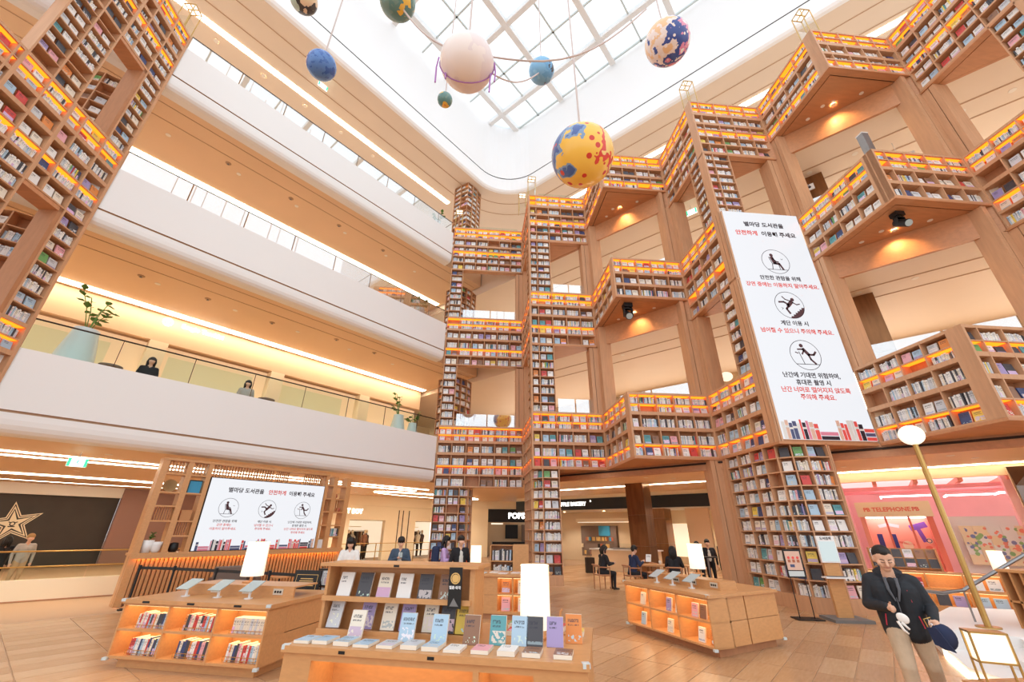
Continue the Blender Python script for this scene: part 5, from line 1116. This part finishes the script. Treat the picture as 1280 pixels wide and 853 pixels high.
tt_ = thing('cafe_table','long wooden cafe table where the readers sit','table',(6.6,15.6,0),math.radians(-18)); MB().box(-.75,1.0,-.4,.4,.71,.75).build('top','wood_desk',tt_)
for sx in (-.6,.9):
    for sy in (-.32,.32): MB().cyl((sx,sy,0),(sx,sy,.71),.025).build('leg','wood_dark',tt_)
for k, (dx, dy) in enumerate(((.1,.1),(.45,-.1),(.75,.15))): vase('paper_cup','white paper cup on the long cafe table',(6.6+dx,15.6-.3*dx+dy,.75),[(.035,0),(.045,.11),(.04,.11),(1e-4,.09)],'white','cup')['group'] = 'cups on the cafe table'
t = thing('bar_table','tall black bar table by the couple near the bookcase foot','table',(8.05,14.9,0)); MB().lathe([(1e-4,1.0),(.3,1.0),(.3,1.03),(1e-4,1.03)]).build('top','black',t); MB().cyl((0,0,.02),(0,0,1.0),.03).build('column','steel',t); MB().lathe([(.2,0),(.2,.02),(1e-4,.02)]).build('foot','black',t)
# ================================================================== stage lights
for (x, y, z), lb in (((6.1,14.25,10.33),'over the bakery tables'),((12.1,8.25,10.33),'right of the tall poster screen')):
    t = thing('stage_light','black moving head stage light under the bay %s' % lb,'stage light',(x,y,z)); t.scale = (1.25,)*3 if x < 8 else (.95,)*3; MB().box(-.14,.14,-.12,.12,-.14,0).build('base','black',t); MB().cyl((0,0,-.2),(0,0,-.14),.07).build('swivel','black',t)
    for sx in (-.15,.12): MB().box(sx,sx+.03,-.06,.06,-.46,-.18).build('yoke_arm','black',t)
    MB().box(-.15,.15,-.06,.06,-.2,-.17).build('yoke','black',t); MB().cyl((-.02,.12,-.28),(-.06,-.22,-.56),.1,.12,16).build('head','black',t); MB().cyl((-.06,-.22,-.56),(-.065,-.235,-.572),.1,.1,16).build('lens','tablet_face',t)
# ================================================================== hanging globes
def globe_mat(name, ramp, scale=2.2, dots=None, seed=0, dotscale=6, grad=.28):
    m = bpy.data.materials.new(name); m.use_nodes = True; nt = m.node_tree; N = nt.nodes.new; L = nt.links.new; b = nt.nodes['Principled BSDF']
    tc = N('ShaderNodeTexCoord'); mp = N('ShaderNodeMapping'); mp.inputs['Location'].default_value = (seed,seed*1.7,0); L(tc.outputs['Object'], mp.inputs[0])
    no = N('ShaderNodeTexNoise'); no.inputs['Scale'].default_value = scale; no.inputs['Detail'].default_value = 3; L(mp.outputs[0], no.inputs['Vector'])
    cr = N('ShaderNodeValToRGB'); cr.color_ramp.interpolation = 'CONSTANT'; el = cr.color_ramp.elements
    el[0].position = 0; el[0].color = lin(ramp[0][1]); el[1].position = ramp[1][0]; el[1].color = lin(ramp[1][1])
    for p, c in ramp[2:]: e = el.new(p); e.color = lin(c)
    sx = N('ShaderNodeSeparateXYZ'); L(tc.outputs['Object'], sx.inputs[0]); ad = N('ShaderNodeMath'); ad.operation = 'MULTIPLY_ADD'; ad.inputs[1].default_value = grad; L(sx.outputs[0], ad.inputs[0]); L(no.outputs[0], ad.inputs[2])
    L(ad.outputs[0], cr.inputs[0]); out = cr.outputs[0]
    if dots:
        vo = N('ShaderNodeTexVoronoi'); vo.inputs['Scale'].default_value = dotscale; vo.inputs['Randomness'].default_value = .8; L(mp.outputs[0], vo.inputs['Vector'])
        lt_ = N('ShaderNodeMath'); lt_.operation = 'LESS_THAN'; lt_.inputs[1].default_value = .28; L(vo.outputs['Distance'], lt_.inputs[0])
        ws2 = N('ShaderNodeSeparateColor'); L(vo.outputs['Color'], ws2.inputs[0]); g2 = N('ShaderNodeMath'); g2.operation = 'GREATER_THAN'; g2.inputs[1].default_value = .4; L(ws2.outputs[0], g2.inputs[0])
        mu = N('ShaderNodeMath'); mu.operation = 'MULTIPLY'; L(lt_.outputs[0], mu.inputs[0]); L(g2.outputs[0], mu.inputs[1])
        mx = N('ShaderNodeMix'); mx.data_type = 'RGBA'; L(mu.outputs[0], mx.inputs[0]); L(out, mx.inputs[6]); mx.inputs[7].default_value = lin(dots); out = mx.outputs[2]
    L(out, b.inputs['Base Color']); b.inputs['Roughness'].default_value = .25; MATS[name] = m
globe_mat('g_yellow', [(0,(76,104,168)),(.25,(130,160,196)),(.30,(252,200,84)),(.70,(226,76,62)),(.76,(250,214,130))], 1.6, (214,62,50), 3, 4.2, .55)
globe_mat('g_white', [(0,(246,236,230)),(.3,(244,232,226)),(.6,(236,222,220))], 1.2)
globe_mat('g_reef', [(0,(240,196,150)),(.34,(240,222,214)),(.44,(62,82,150)),(.60,(226,140,170)),(.68,(236,226,220))], 2.6, (246,232,226), 7, 6)
globe_mat('g_sky', [(0,(150,200,232)),(.3,(130,186,226)),(.56,(110,170,216)),(.68,(60,60,70))], 3, None, 2)
globe_mat('g_blue', [(0,(70,110,180)),(.4,(90,132,196)),(.6,(60,100,172))], 5, None, 5)
globe_mat('g_green', [(0,(120,150,140)),(.46,(100,140,136)),(.58,(240,190,80)),(.68,(230,130,90)),(.76,(40,40,44))], 2.4, None, 8)
globe_mat('g_dark', [(0,(190,206,190)),(.45,(70,66,64)),(.58,(236,206,170)),(.7,(130,166,160))], 3, None, 11)
mat('purple_cord',(176,120,190),.5); mat('rod_pink',(206,190,184),.4)
GL = [('yellow and blue painted globe with red dots',(2.35,6.99,10.11),1.5,'g_yellow'),('large plain white globe at the hub of the mobile',(-.5,5.68,11.12),1.18,'g_white'),('navy coral reef painted globe',(5.57,7.32,15.89),1.36,'g_reef'),('light blue globe beside the plain white globe',(1.64,8.08,15.04),.8,'g_sky'),
      ('plain dark blue globe',(-4.09,6.67,12.08),.68,'g_blue'),('green painted globe at the top of the mobile',(-2.31,5.84,13.51),.86,'g_green'),('small dark patterned globe beside the green one',(-4.59,6.05,13.53),.62,'g_dark'),('tiny yellow and green globe under the plain white globe',(-1.16,7.41,12.29),.4,'g_green')]
for lb, p, d, m in GL:
    t = thing('hanging_globe', lb+' hanging on a rod', 'globe', p); MB().ball((0,0,0), d/2, 40).build('ball', m, t, True)
    MB().cyl((0,0,d*.48),(0,0,29.8-p[2]),.018 if d < 1 else .025).build('rod','rod_pink',t)
    MB().lathe([(.06,d*.49),(.05,d*.51),(1e-4,d*.51)],seg=12).build('end_fitting','steel',t)
ar = thing('mobile_arms','curved grey arms joining the globes of the mobile','mobile'); hub = Vector((-.5,5.68,11.12))
for tg, sag in ((Vector((1.64,8.08,15.04)),-1.2),(Vector((-2.31,5.84,13.51)),-.6),(Vector((4.2,6.0,14.8)),-2.0)):
    d = (tg-hub); s0 = hub+d.normalized()*.6; pts = [s0.lerp(tg,k/10)+Vector((0,0,sag*math.sin(math.pi*k/10)*.5)) for k in range(11)]; MB().tube(pts,.022).build('arm','rod_pink',ar)
cr_ = thing('cord_ring','purple cord loops tied round the plain white globe','cord',tuple(hub))
MB().tube([(.6*math.cos(k*.26)*1.0,.05,.6*math.sin(k*.26)) for k in range(25)],.012).build('loop','purple_cord',cr_)
for a, l in ((-.62,.75),(.6,.55),(-.42,.6),(.5,.9)): MB().tube([(a,.0,.1),(a*1.05,.02,-.2),(a*1.02,.0,-l)],.018).build('tassel','purple_cord',cr_)
# ================================================================== people
def capsule(mb, a, b, ra, rb, seg=14):
    a = Vector(a); b = Vector(b); d = b-a; l = d.length or 1e-4; d.normalize(); x = d.orthogonal().normalized(); y = d.cross(x); rings = []
    for k in range(5): t = math.pi/2*(1-k/4); rings.append((a-d*ra*math.sin(t), max(1e-4,ra*math.cos(t))))
    for k in range(5): t = math.pi/2*k/4; rings.append((b+d*rb*math.sin(t), max(1e-4,rb*math.cos(t))))
    vs = []
    for c, r in rings:
        for k in range(seg): q = 2*math.pi*k/seg; vs.append(c+x*r*math.cos(q)+y*r*math.sin(q))
    n = len(rings); mb.add(vs, [(i*seg+k,i*seg+(k+1)%seg,(i+1)*seg+(k+1)%seg,(i+1)*seg+k) for i in range(n-1) for k in range(seg)]+[list(range(seg))[::-1], list(range((n-1)*seg,n*seg))])
def figure(label, prims, mats, loc, rz, voxel, sc=1.0, group=None):
    """one continuous body: overlapping limbs fused by a voxel remesh; cloth colours by the nearest limb"""
    mb = MB()
    for p in prims:
        if p[0] == 'c': capsule(mb, p[1], p[2], p[3], p[4])
        else: mb.ball(p[1], 1, 18, sc=p[2])
    o = mb.build('person', [], None, fix=False)
    md = o.modifiers.new('r','REMESH'); md.mode = 'VOXEL'; md.voxel_size = voxel
    sm = o.modifiers.new('s','SMOOTH'); sm.factor = .5; sm.iterations = 3
    dg = bpy.context.evaluated_depsgraph_get(); me = bpy.data.meshes.new_from_object(o.evaluated_get(dg)); bpy.data.objects.remove(o)
    me.name = 'person'; me.materials.clear()
    for m in mats: me.materials.append(MATS[m])
    n = len(me.polygons); C = np.empty(n*3); me.polygons.foreach_get('center', C); C = C.reshape(-1,3); best = np.full(n, 1e9); mi = np.zeros(n, int)
    for p in prims:
        if p[0] == 'c':
            a = np.array(p[1]); b = np.array(p[2]); ab = b-a; t = np.clip(((C-a)@ab)/max(1e-9,ab@ab),0,1); d = np.linalg.norm(C-(a+t[:,None]*ab),axis=1)-(p[3]+(p[4]-p[3])*t); m = p[5]
        else:
            q = np.linalg.norm((C-np.array(p[1]))/np.array(p[2]),axis=1); d = (q-1)*min(p[2]); m = p[3]
        k = d < best; best[k] = d[k]; mi[k] = m
    me.polygons.foreach_set('material_index', mi); me.polygons.foreach_set('use_smooth', [True]*n); me.update()
    ob = link('person', me); ob.location = loc; ob.rotation_euler = (0,0,rz); ob.scale = (sc,)*3
    return tag(ob, label, 'person', group)
def head_prims(c, m=0, turn=0, nod=0, s=1.0, hm=5, hx=0):
    c = Vector(c); R_ = Matrix.Rotation(turn,3,'Z') @ Matrix.Rotation(nod,3,'X'); q = lambda x,y,z: tuple(c+R_@Vector((x*s,y*s,z*s)))
    return [('c',q(0,.012,.035),q(0,.0,.0),.088*s,.082*s,m),('c',q(0,-.02,-.03),q(0,-.045,-.075),.068*s,.042*s,m),('c',q(0,-.09,.0),q(0,-.106,-.03),.012*s,.017*s,m),
            ('c',q(-.05,-.06,-.02),q(-.04,-.065,-.04),.03*s,.025*s,m),('c',q(.05,-.06,-.02),q(.04,-.065,-.04),.03*s,.025*s,m),
            ('e',q(-.088,.015,-.01),(.014*s,.022*s,.034*s),m),('e',q(.088,.015,-.01),(.014*s,.022*s,.034*s),m),('c',q(0,.026,.05),q(0,.03,.03),.0925*s+hx,.088*s+hx,hm),(('c',q(-.03,-.03,.078),q(.03,-.03,.078),.05*s+hx*.5,.05*s+hx*.5,hm) if hx else ('c',q(0,-.012,.08),q(0,.03,.078),.058*s,.062*s,hm)),('c',q(0,.06,.0),q(0,.058,-.03),.056*s,.046*s,hm)], R_, c
def hair(par, c, R_, s=1.0, long=0, m='hair'):
    """long locks that hang beside and behind the head"""
    if not long: return
    mb = MB(); c = Vector(c)
    for dx in (-.06,-.02,.02,.06):
        mb.tube([tuple(c+R_@(Vector((dx,.07,.07))*s)), tuple(c+R_@(Vector((dx*1.3,.1,-.06))*s)), tuple(c+Vector((dx*1.4,.1,-.1-long)))],[.045,.042,.02],8)
    for dx in (-1,1): mb.tube([tuple(c+R_@(Vector((dx*.07,.0,.085))*s)), tuple(c+R_@(Vector((dx*.098,.0,-.03))*s)), tuple(c+Vector((dx*.1,.02,-.1-long*.6)))],[.03,.03,.015],8)
    return mb.build('hair', m, par, True)
def face_bits(par, R_, c, s=1.0):
    c = Vector(c)
    for sx in (-1,1):
        b = MB(); b.tube([tuple(c+R_@(Vector((sx*x,y,z))*s)) for x,y,z in ((.016,-.092,.022),(.034,-.09,.029),(.052,-.076,.024))],.0045,6); b.build('eyebrow','hair',par)
        b = MB(); b.tube([tuple(c+R_@(Vector((sx*x,y,z))*s)) for x,y,z in ((.016,-.091,.0),(.033,-.0925,-.003),(.05,-.083,.001))],.0032,6); b.build('eyelid','hair',par)
    mat('lips',(184,116,102),.5); b = MB(); b.tube([tuple(c+R_@(Vector((x,y,z))*s)) for x,y,z in ((-.024,-.085,-.06),(0,-.094,-.058),(.024,-.085,-.06))],.0055,6); b.build('mouth','lips',par)
def hand_prims(w, d, side, m=0, up=(0,0,1), curl=.6, s=1.0):
    """palm and five fingers from wrist w along d; side = thumb side direction"""
    w = Vector(w); d = Vector(d).normalized(); sd = Vector(side).normalized(); sd = (sd-d*sd.dot(d)).normalized(); nn = d.cross(sd); out = []
    out.append(('c',tuple(w+d*.02),tuple(w+d*.075),.026*s,.034*s,m)); out.append(('c',tuple(w+d*.05+sd*.02),tuple(w+d*.08-sd*.022),.02*s,.018*s,m))
    for k, (off, L) in enumerate(((.03,.062),(.011,.07),(-.009,.066),(-.028,.052))):
        a = w+d*.085+sd*off; b = a+(d*math.cos(curl*.6)+nn*math.sin(curl*.6))*L*.55; c = b+(d*math.cos(curl*1.6)+nn*math.sin(curl*1.6))*L*.5
        out += [('c',tuple(a),tuple(b),.0098*s,.009*s,m),('c',tuple(b),tuple(c),.009*s,.0075*s,m)]
    a = w+d*.03+sd*.03; b = a+(sd*.75+d*.6+nn*.3).normalized()*.04; c = b+(d*.9+nn*.5+sd*.1).normalized()*.03; out += [('c',tuple(a),tuple(b),.013*s,.0105*s,m),('c',tuple(b),tuple(c),.0105*s,.008*s,m)]
    return out
def person(label, loc, rz, top, bottom, skin='skin', pose='stand', hair_long=0, voxel=.016, elbows=None, wrists=None, nod=.1, turn=0, h=1.0, inner=None, build=1.0, shoes='groove', hairm='hair', face=False):
    B = build; P = []
    if pose == 'stand':
        hz = .9; sh_z = 1.37
        for s in (-1,1): P += [('c',(s*.085,0,.88),(s*.1,-.02,.48),.095*B,.062*B,2),('c',(s*.1,-.02,.48),(s*.105,.03,.09),.06*B,.042,2),('c',(s*.105,.05,.05),(s*.12,-.12,.035),.042,.034,3)]
    else:
        hz = .56; sh_z = 1.02
        for s in (-1,1): P += [('c',(s*.09,.02,.52),(s*.11,-.42,.5),.095*B,.065*B,2),('c',(s*.11,-.42,.5),(s*.11,-.4,.1),.058*B,.042,2),('c',(s*.11,-.36,.05),(s*.12,-.53,.035),.042,.034,3)]
    lean = 0 if pose == 'stand' else -.1
    for s in (-1,1):
        P += [('c',(s*.065,0,hz),(s*.075,lean*.6,hz+.22),.105*B,.1*B,1),('c',(s*.075,lean*.6,hz+.22),(s*.08,lean,sh_z-.1),.1*B,.11*B,1),('c',(s*.08,lean,sh_z-.03),(s*.175*B,lean+.01,sh_z-.01),.085*B,.066*B,1)]
    P += [('c',(0,lean-.05,sh_z-.1),(0,lean*.8-.07,hz+.1),.07*B,.06*B,4 if inner else 1)]
    P += [('c',(0,lean,sh_z+.02),(0,lean-.012,sh_z+.12),.056,.05,0)]
    hc = (0, lean-.03-.05*nod, sh_z+.215-.02*nod); hp, R_, c = head_prims(hc, 0, turn, nod, 1.0, 5, .012); P += hp
    el = elbows or [(-.26,.02,sh_z-.28),(.26,.02,sh_z-.28)]; wr = wrists or [(-.25,-.06,sh_z-.53),(.25,-.06,sh_z-.53)]
    for s, e, w_ in ((-1,el[0],wr[0]),(1,el[1],wr[1])):
        P += [('c',(s*.19*B,lean,sh_z-.02),e,.062*B,.05*B,1),('c',e,w_,.048*B,.036*B,1)]
        d = Vector(w_)-Vector(e); P += hand_prims(w_, d, (-s*.8,-.5,.3), 0)
    o = figure(label, P, [skin, top, bottom, shoes, inner or top, hairm], loc, rz, voxel, h)
    hair(o, hc, R_, 1.0, hair_long, hairm)
    if face: face_bits(o, R_, hc)
    return o, hc, R_
for n_, c_ in (('cl_white',(238,234,228)),('cl_black',(34,34,38)),('cl_navy',(40,50,80)),('cl_blue',(70,86,104)),('cl_grey',(176,172,166)),('cl_lilac',(190,160,206)),('cl_khaki',(190,164,130)),('cl_denim',(70,84,108)),('cl_tee',(206,206,200))): mat(n_, c_, .85, var=.05, nscale=12)
face_cam = lambda x, y: math.atan2(-x, y)*1.0
def toward(p, q): d = Vector(q[:2])-Vector(p[:2]); return math.atan2(d.x, -d.y)
# customers behind the display rack
person('woman in a white blouse with dark hair reading behind the rack', (-2.95,11.9,0), toward((-2.95,11.9),(-2.6,9)), 'cl_white','cl_denim', hair_long=.12, nod=.55, h=.94, elbows=[(-.25,-.06,1.1),(.25,-.06,1.1)], wrists=[(-.1,-.28,1.08),(.1,-.28,1.08)])
person('man in a blue grey jacket looking at his phone behind the rack', (-1.75,12.2,0), toward((-1.75,12.2),(-1.3,9)), 'cl_blue','cl_denim', inner='cl_tee', nod=.5, h=.95, elbows=[(-.27,-.02,1.1),(.27,-.02,1.1)], wrists=[(-.06,-.26,1.2),(.06,-.26,1.2)])
ph_ = thing('phone','small phone in the hands of the man in the blue grey jacket','phone',(-1.67,11.86,1.15)); MB().box(-.035,.035,-.006,.006,0,.14).build('body','black',ph_); MB().box(-.03,.03,-.008,-.006,.01,.13).build('screen','tablet_face',ph_)
person('woman in a lilac top with long dark hair and a dark backpack', (-.62,12.5,0), toward((-.62,12.5),(2,12.3)), 'cl_lilac','cl_denim', hair_long=.2, nod=.2, h=.96, elbows=[(-.25,-.04,1.1),(.22,-.1,1.12)], wrists=[(-.15,-.26,1.15),(.06,-.28,1.3)])
bp_ = thing('backpack','dark blue backpack on the woman in the lilac top','backpack',(-.86,12.5,.98)); o = MB().box(-.1,.1,-.15,.15,0,.42).build('body','cl_navy',bp_); bv = o.modifiers.new('b','BEVEL'); bv.width = .07; bv.segments = 4; MB().tube([(.08,-.1,.4),(.2,-.11,.42),(.24,-.11,.2),(.1,-.1,.05)],.016).build('strap','cl_navy',bp_)
person('man in a black suit jacket over a pale shirt beside the woman in lilac', (-.2,12.3,0), toward((-.2,12.3),(.6,10)), 'cl_black','cl_black', inner='cl_tee', nod=.2, h=.97)
# readers in the cafe
person('person in a black hooded jacket seated at the cafe table', (4.6,15.7,-.02), math.radians(100), 'cl_black','cl_black', pose='sit', nod=.5, elbows=[(-.26,-.16,.78),(.26,-.16,.78)], wrists=[(-.08,-.42,.8),(.08,-.42,.8)], build=1.12, hair_long=.04)
person('reader in a navy sweater seated at the cafe table', (5.55,15.35,-.02), math.radians(100), 'cl_navy','cl_black', pose='sit', nod=.45, elbows=[(-.26,-.16,.78),(.26,-.16,.78)], wrists=[(-.08,-.4,.86),(.08,-.4,.86)], build=1.06)
add_book((6.0,15.2,.86), (S2,-S2), (S2,S2), .18,.22,.02,.4,'white',True,'the hands of the reader in navy',True)
person('long haired person in black seated behind the island desk lamp', (6.7,14.6,-.02), math.radians(150), 'cl_black','cl_black', pose='sit', nod=.4, hair_long=.25, elbows=[(-.26,-.16,.78),(.26,-.16,.78)], wrists=[(-.08,-.4,.8),(.08,-.4,.8)])
chair((6.7,14.6,0), math.radians(150), 'wooden cafe chair under the long haired person')
person('long haired person in black seen from behind by the bar table', (7.95,15.3,0), math.radians(170), 'cl_black','cl_black', hair_long=.2, h=.86)
person('person in a dark coat facing the room by the bar table', (8.5,15.6,0), math.radians(-20), 'cl_black','cl_black', inner='cl_tee', h=.9)
# left edge and gallery
person('person with brown hair in black behind the glass parapet', (-14.35,15.7,0), math.radians(-120), 'cl_black','cl_black', h=.9, hair_long=.1)
person('blond person in a grey top behind the glass parapet', (-14.0,16.0,0), math.radians(60), 'cl_grey','cl_khaki', h=.94, hairm='rattan')
for k, (s_, lb) in enumerate(((2.05,'near the tall grey vase'),(4.9,'farther along the gallery'))):
    p = bl(s_,1.6); person('person seated on the lowest gallery %s' % lb, (*p,5.4), toward(p,(0,0)), ('cl_black','cl_grey')[k],'cl_black', pose='sit', voxel=.03, hair_long=.15)
for k, s_ in enumerate((1.15,5.5)):
    t = thing('cafe_stool','round topped stool on the lowest gallery','stool',(*bl(s_,1.2),5.14),0,'gallery stools'); MB().lathe([(1e-4,.95),(.28,.95),(.28,1.0),(1e-4,1.0)]).build('top','taupe',t); MB().cyl((0,0,0),(0,0,.95),.03).build('leg','groove',t)
# ------------------------------------------------------------------ the man in front
mat('jacket',(36,40,46),.7,var=.12,nscale=22,bump=.25); mat('jacket_lining',(92,94,100),.7); mat('zip_red',(206,60,80),.5); mat('trousers',(196,172,144),.85,var=.07,nscale=14,bump=.2)
P = []; s_ = 1
lk = ((-.1,-.16,.47),(.13,.04,.47)); la = ((-.1,-.13,.1),(.15,.22,.12))
for sx, kn, an in ((-1,lk[0],la[0]),(1,lk[1],la[1])):
    P += [('c',(sx*.095,0,.87),kn,.115,.08,2),('c',kn,an,.078,.066,2),('c',(an[0],an[1]+.03,.05),(an[0]+sx*.03,an[1]-.14,.035),.044,.036,3)]
for sx in (-1,1):
    P += [('c',(sx*.09,0,.80),(sx*.1,0,.98),.128,.13,1),('c',(sx*.1,0,.98),(sx*.11,-.01,1.22),.128,.135,1),('c',(sx*.09,-.005,1.25),(sx*.165,.0,1.335),.115,.078,1),('c',(sx*.05,.02,1.41),(sx*.12,.03,1.36),.045,.05,1)]
P += [('c',(0,-.085,1.18),(0,-.1,1.32),.05,.05,4),('c',(0,-.005,1.38),(0,-.03,1.48),.062,.058,0),('c',(-.08,.1,1.4),(.08,.1,1.4),.06,.06,1)]
hc = (0,-.06,1.565); hp, R_, c = head_prims(hc, 0, .18, .36, 1.1); P += hp
ea, wa = (-.285,-.02,1.06), (-.12,-.31,1.07); eb, wb_ = (.29,.0,1.06), (.26,-.25,.98)
P += [('c',(-.2,0,1.32),ea,.08,.064,1),('c',ea,wa,.066,.048,1),('c',(.2,0,1.32),eb,.08,.064,1),('c',eb,wb_,.066,.048,1)]
P += hand_prims(wa,(.5,-.75,-.1),(.3,0,1),0,curl=.9)+hand_prims(wb_,(.1,-.75,-.5),(-1,-.2,.2),0,curl=.9)
mx_, my_ = 5.05, 5.2
man = figure('man in a black zip jacket and beige trousers holding gloves and a navy cap', P, ['skin','jacket','trousers','groove','cl_black','hair'], (mx_,my_,0), toward((mx_,my_),(0.4,0)), .0075, .965)
face_bits(man, R_, hc, 1.1)
b = MB(); b.tube([(0,-.145,1.16),(.0,-.155,1.0),(.0,-.15,.82)],.006,6); b.build('zip','jacket_lining',man)
for sx in (-1,1):
    MB().tube([(sx*.05,-.1,1.36),(sx*.05,-.145,1.24),(sx*.015,-.152,1.12)],[.022,.016,.008],8).build('lapel','jacket_lining',man)
    MB().tube([(sx*.15,-.12,.98),(sx*.17,-.1,.86)],.007,6).build('pocket_zip','zip_red',man)
MB().tube([(.12,-.135,1.24),(.13,-.13,1.12)],.006,6).build('pocket_zip','zip_red',man)
b = MB(); pts = [(-.1,-.02,1.385),(-.115,.07,1.41),(-.06,.125,1.43),(.06,.125,1.43),(.115,.07,1.41),(.1,-.02,1.385)]; b.tube(pts,[.02,.034,.045,.045,.034,.02],10); b.build('hood','jacket',man,True)
def in_man(v): return tuple(man.matrix_basis @ Vector(v)) if False else tuple(Matrix.Translation(man.location) @ Matrix.Rotation(man.rotation_euler.z,4,'Z') @ (Vector(v)*.965))
gv = thing('gloves','pair of pale gloves in the right hand of the man','gloves',in_man((-.02,-.45,1.0)),man.rotation_euler.z); b = MB(); b.hull8([(-.07,-.03,-.06),(.05,-.035,-.09),(.06,.025,-.08),(-.06,.03,-.05)],[(-.06,-.03,.07),(.07,-.03,.03),(.08,.02,.02),(-.05,.03,.06)]); o = b.build('glove','cl_white',gv,True); ms_ = o.modifiers.new('s','SUBSURF'); ms_.levels = 2; ms_.render_levels = 2
MB().tube([(-.05,-.02,-.04),(-.02,-.03,-.12),(.01,-.02,-.15)],[.014,.013,.01],8).build('finger','cl_white',gv,True); MB().tube([(-.02,-.02,-.05),(.03,-.02,-.11)],[.014,.01],8).build('finger','cl_white',gv,True)
cp = thing('cap','navy cap hanging from the left hand of the man','cap',in_man((.29,-.32,.86)),man.rotation_euler.z); b = MB(); b.ball((0,0,-.03),.12,20,sc=(.85,.6,1.0)); b.build('crown','cl_navy',cp,True); MB().hull8([(-.1,-.05,-.1),(.04,-.08,-.15),(.05,-.06,-.15),(-.09,-.03,-.1)],[(-.12,-.06,.05),(-.05,-.1,.06),(-.04,-.08,.06),(-.11,-.04,.05)]).build('peak','cl_navy',cp); MB().tube([(-.1,-.02,.02),(-.12,-.03,.12),(-.06,-.02,.14)],.006).build('strap','gold',cp)
# ================================================================== books become objects: the 300 that show largest one by one, the rest together
def seen(c):
    d = Vector(c)-Vector((0,0,CAM_H)); w = d.dot(_fw)
    if w < .3: return None
    x = 640+512*d.dot(_r)/w; y = 426.5-512*d.dot(_u)/w
    return (w,x,y) if -5 < x < 1285 and -5 < y < 858 else None
order = []
for i, b in enumerate(BOOKS):
    s = seen(b[5])
    order.append((-(1e9 if b[4] else (b[6]*(b[8] if len(b) > 8 else 1)/s[0]**2 if s else 0)), i))
order.sort(); single = set(i for k, i in order[:300] if k < 0)
for i in sorted(single):
    b = BOOKS[i]; vs = np.array(b[0]); c = vs.mean(0); c[2] = vs[:,2].min(); b2 = list(b[:8]); b2[0] = [tuple(v-c) for v in vs]
    o = link('book', book_geo([b2],'book')); o.location = c
    pose = 'lying flat' if b[7] else ('facing out' if b[1] else 'spine out')
    wh = b[3]
    if wh.startswith('the ') or wh.startswith('a '): tag(o, '%s book %s on %s' % (b[2], pose, wh) if not wh.startswith('the hands') else 'open white book held in '+wh, 'book', 'books on '+wh)
    else: tag(o, '%s book %s, %s' % (b[2], pose, wh), 'book', 'books, '+wh)
o = link('books', book_geo([b[:8] for i, b in enumerate(BOOKS) if i not in single], 'books'))
tag(o, 'rows of small books filling all the other bookcase shelves', 'books', kind='stuff')
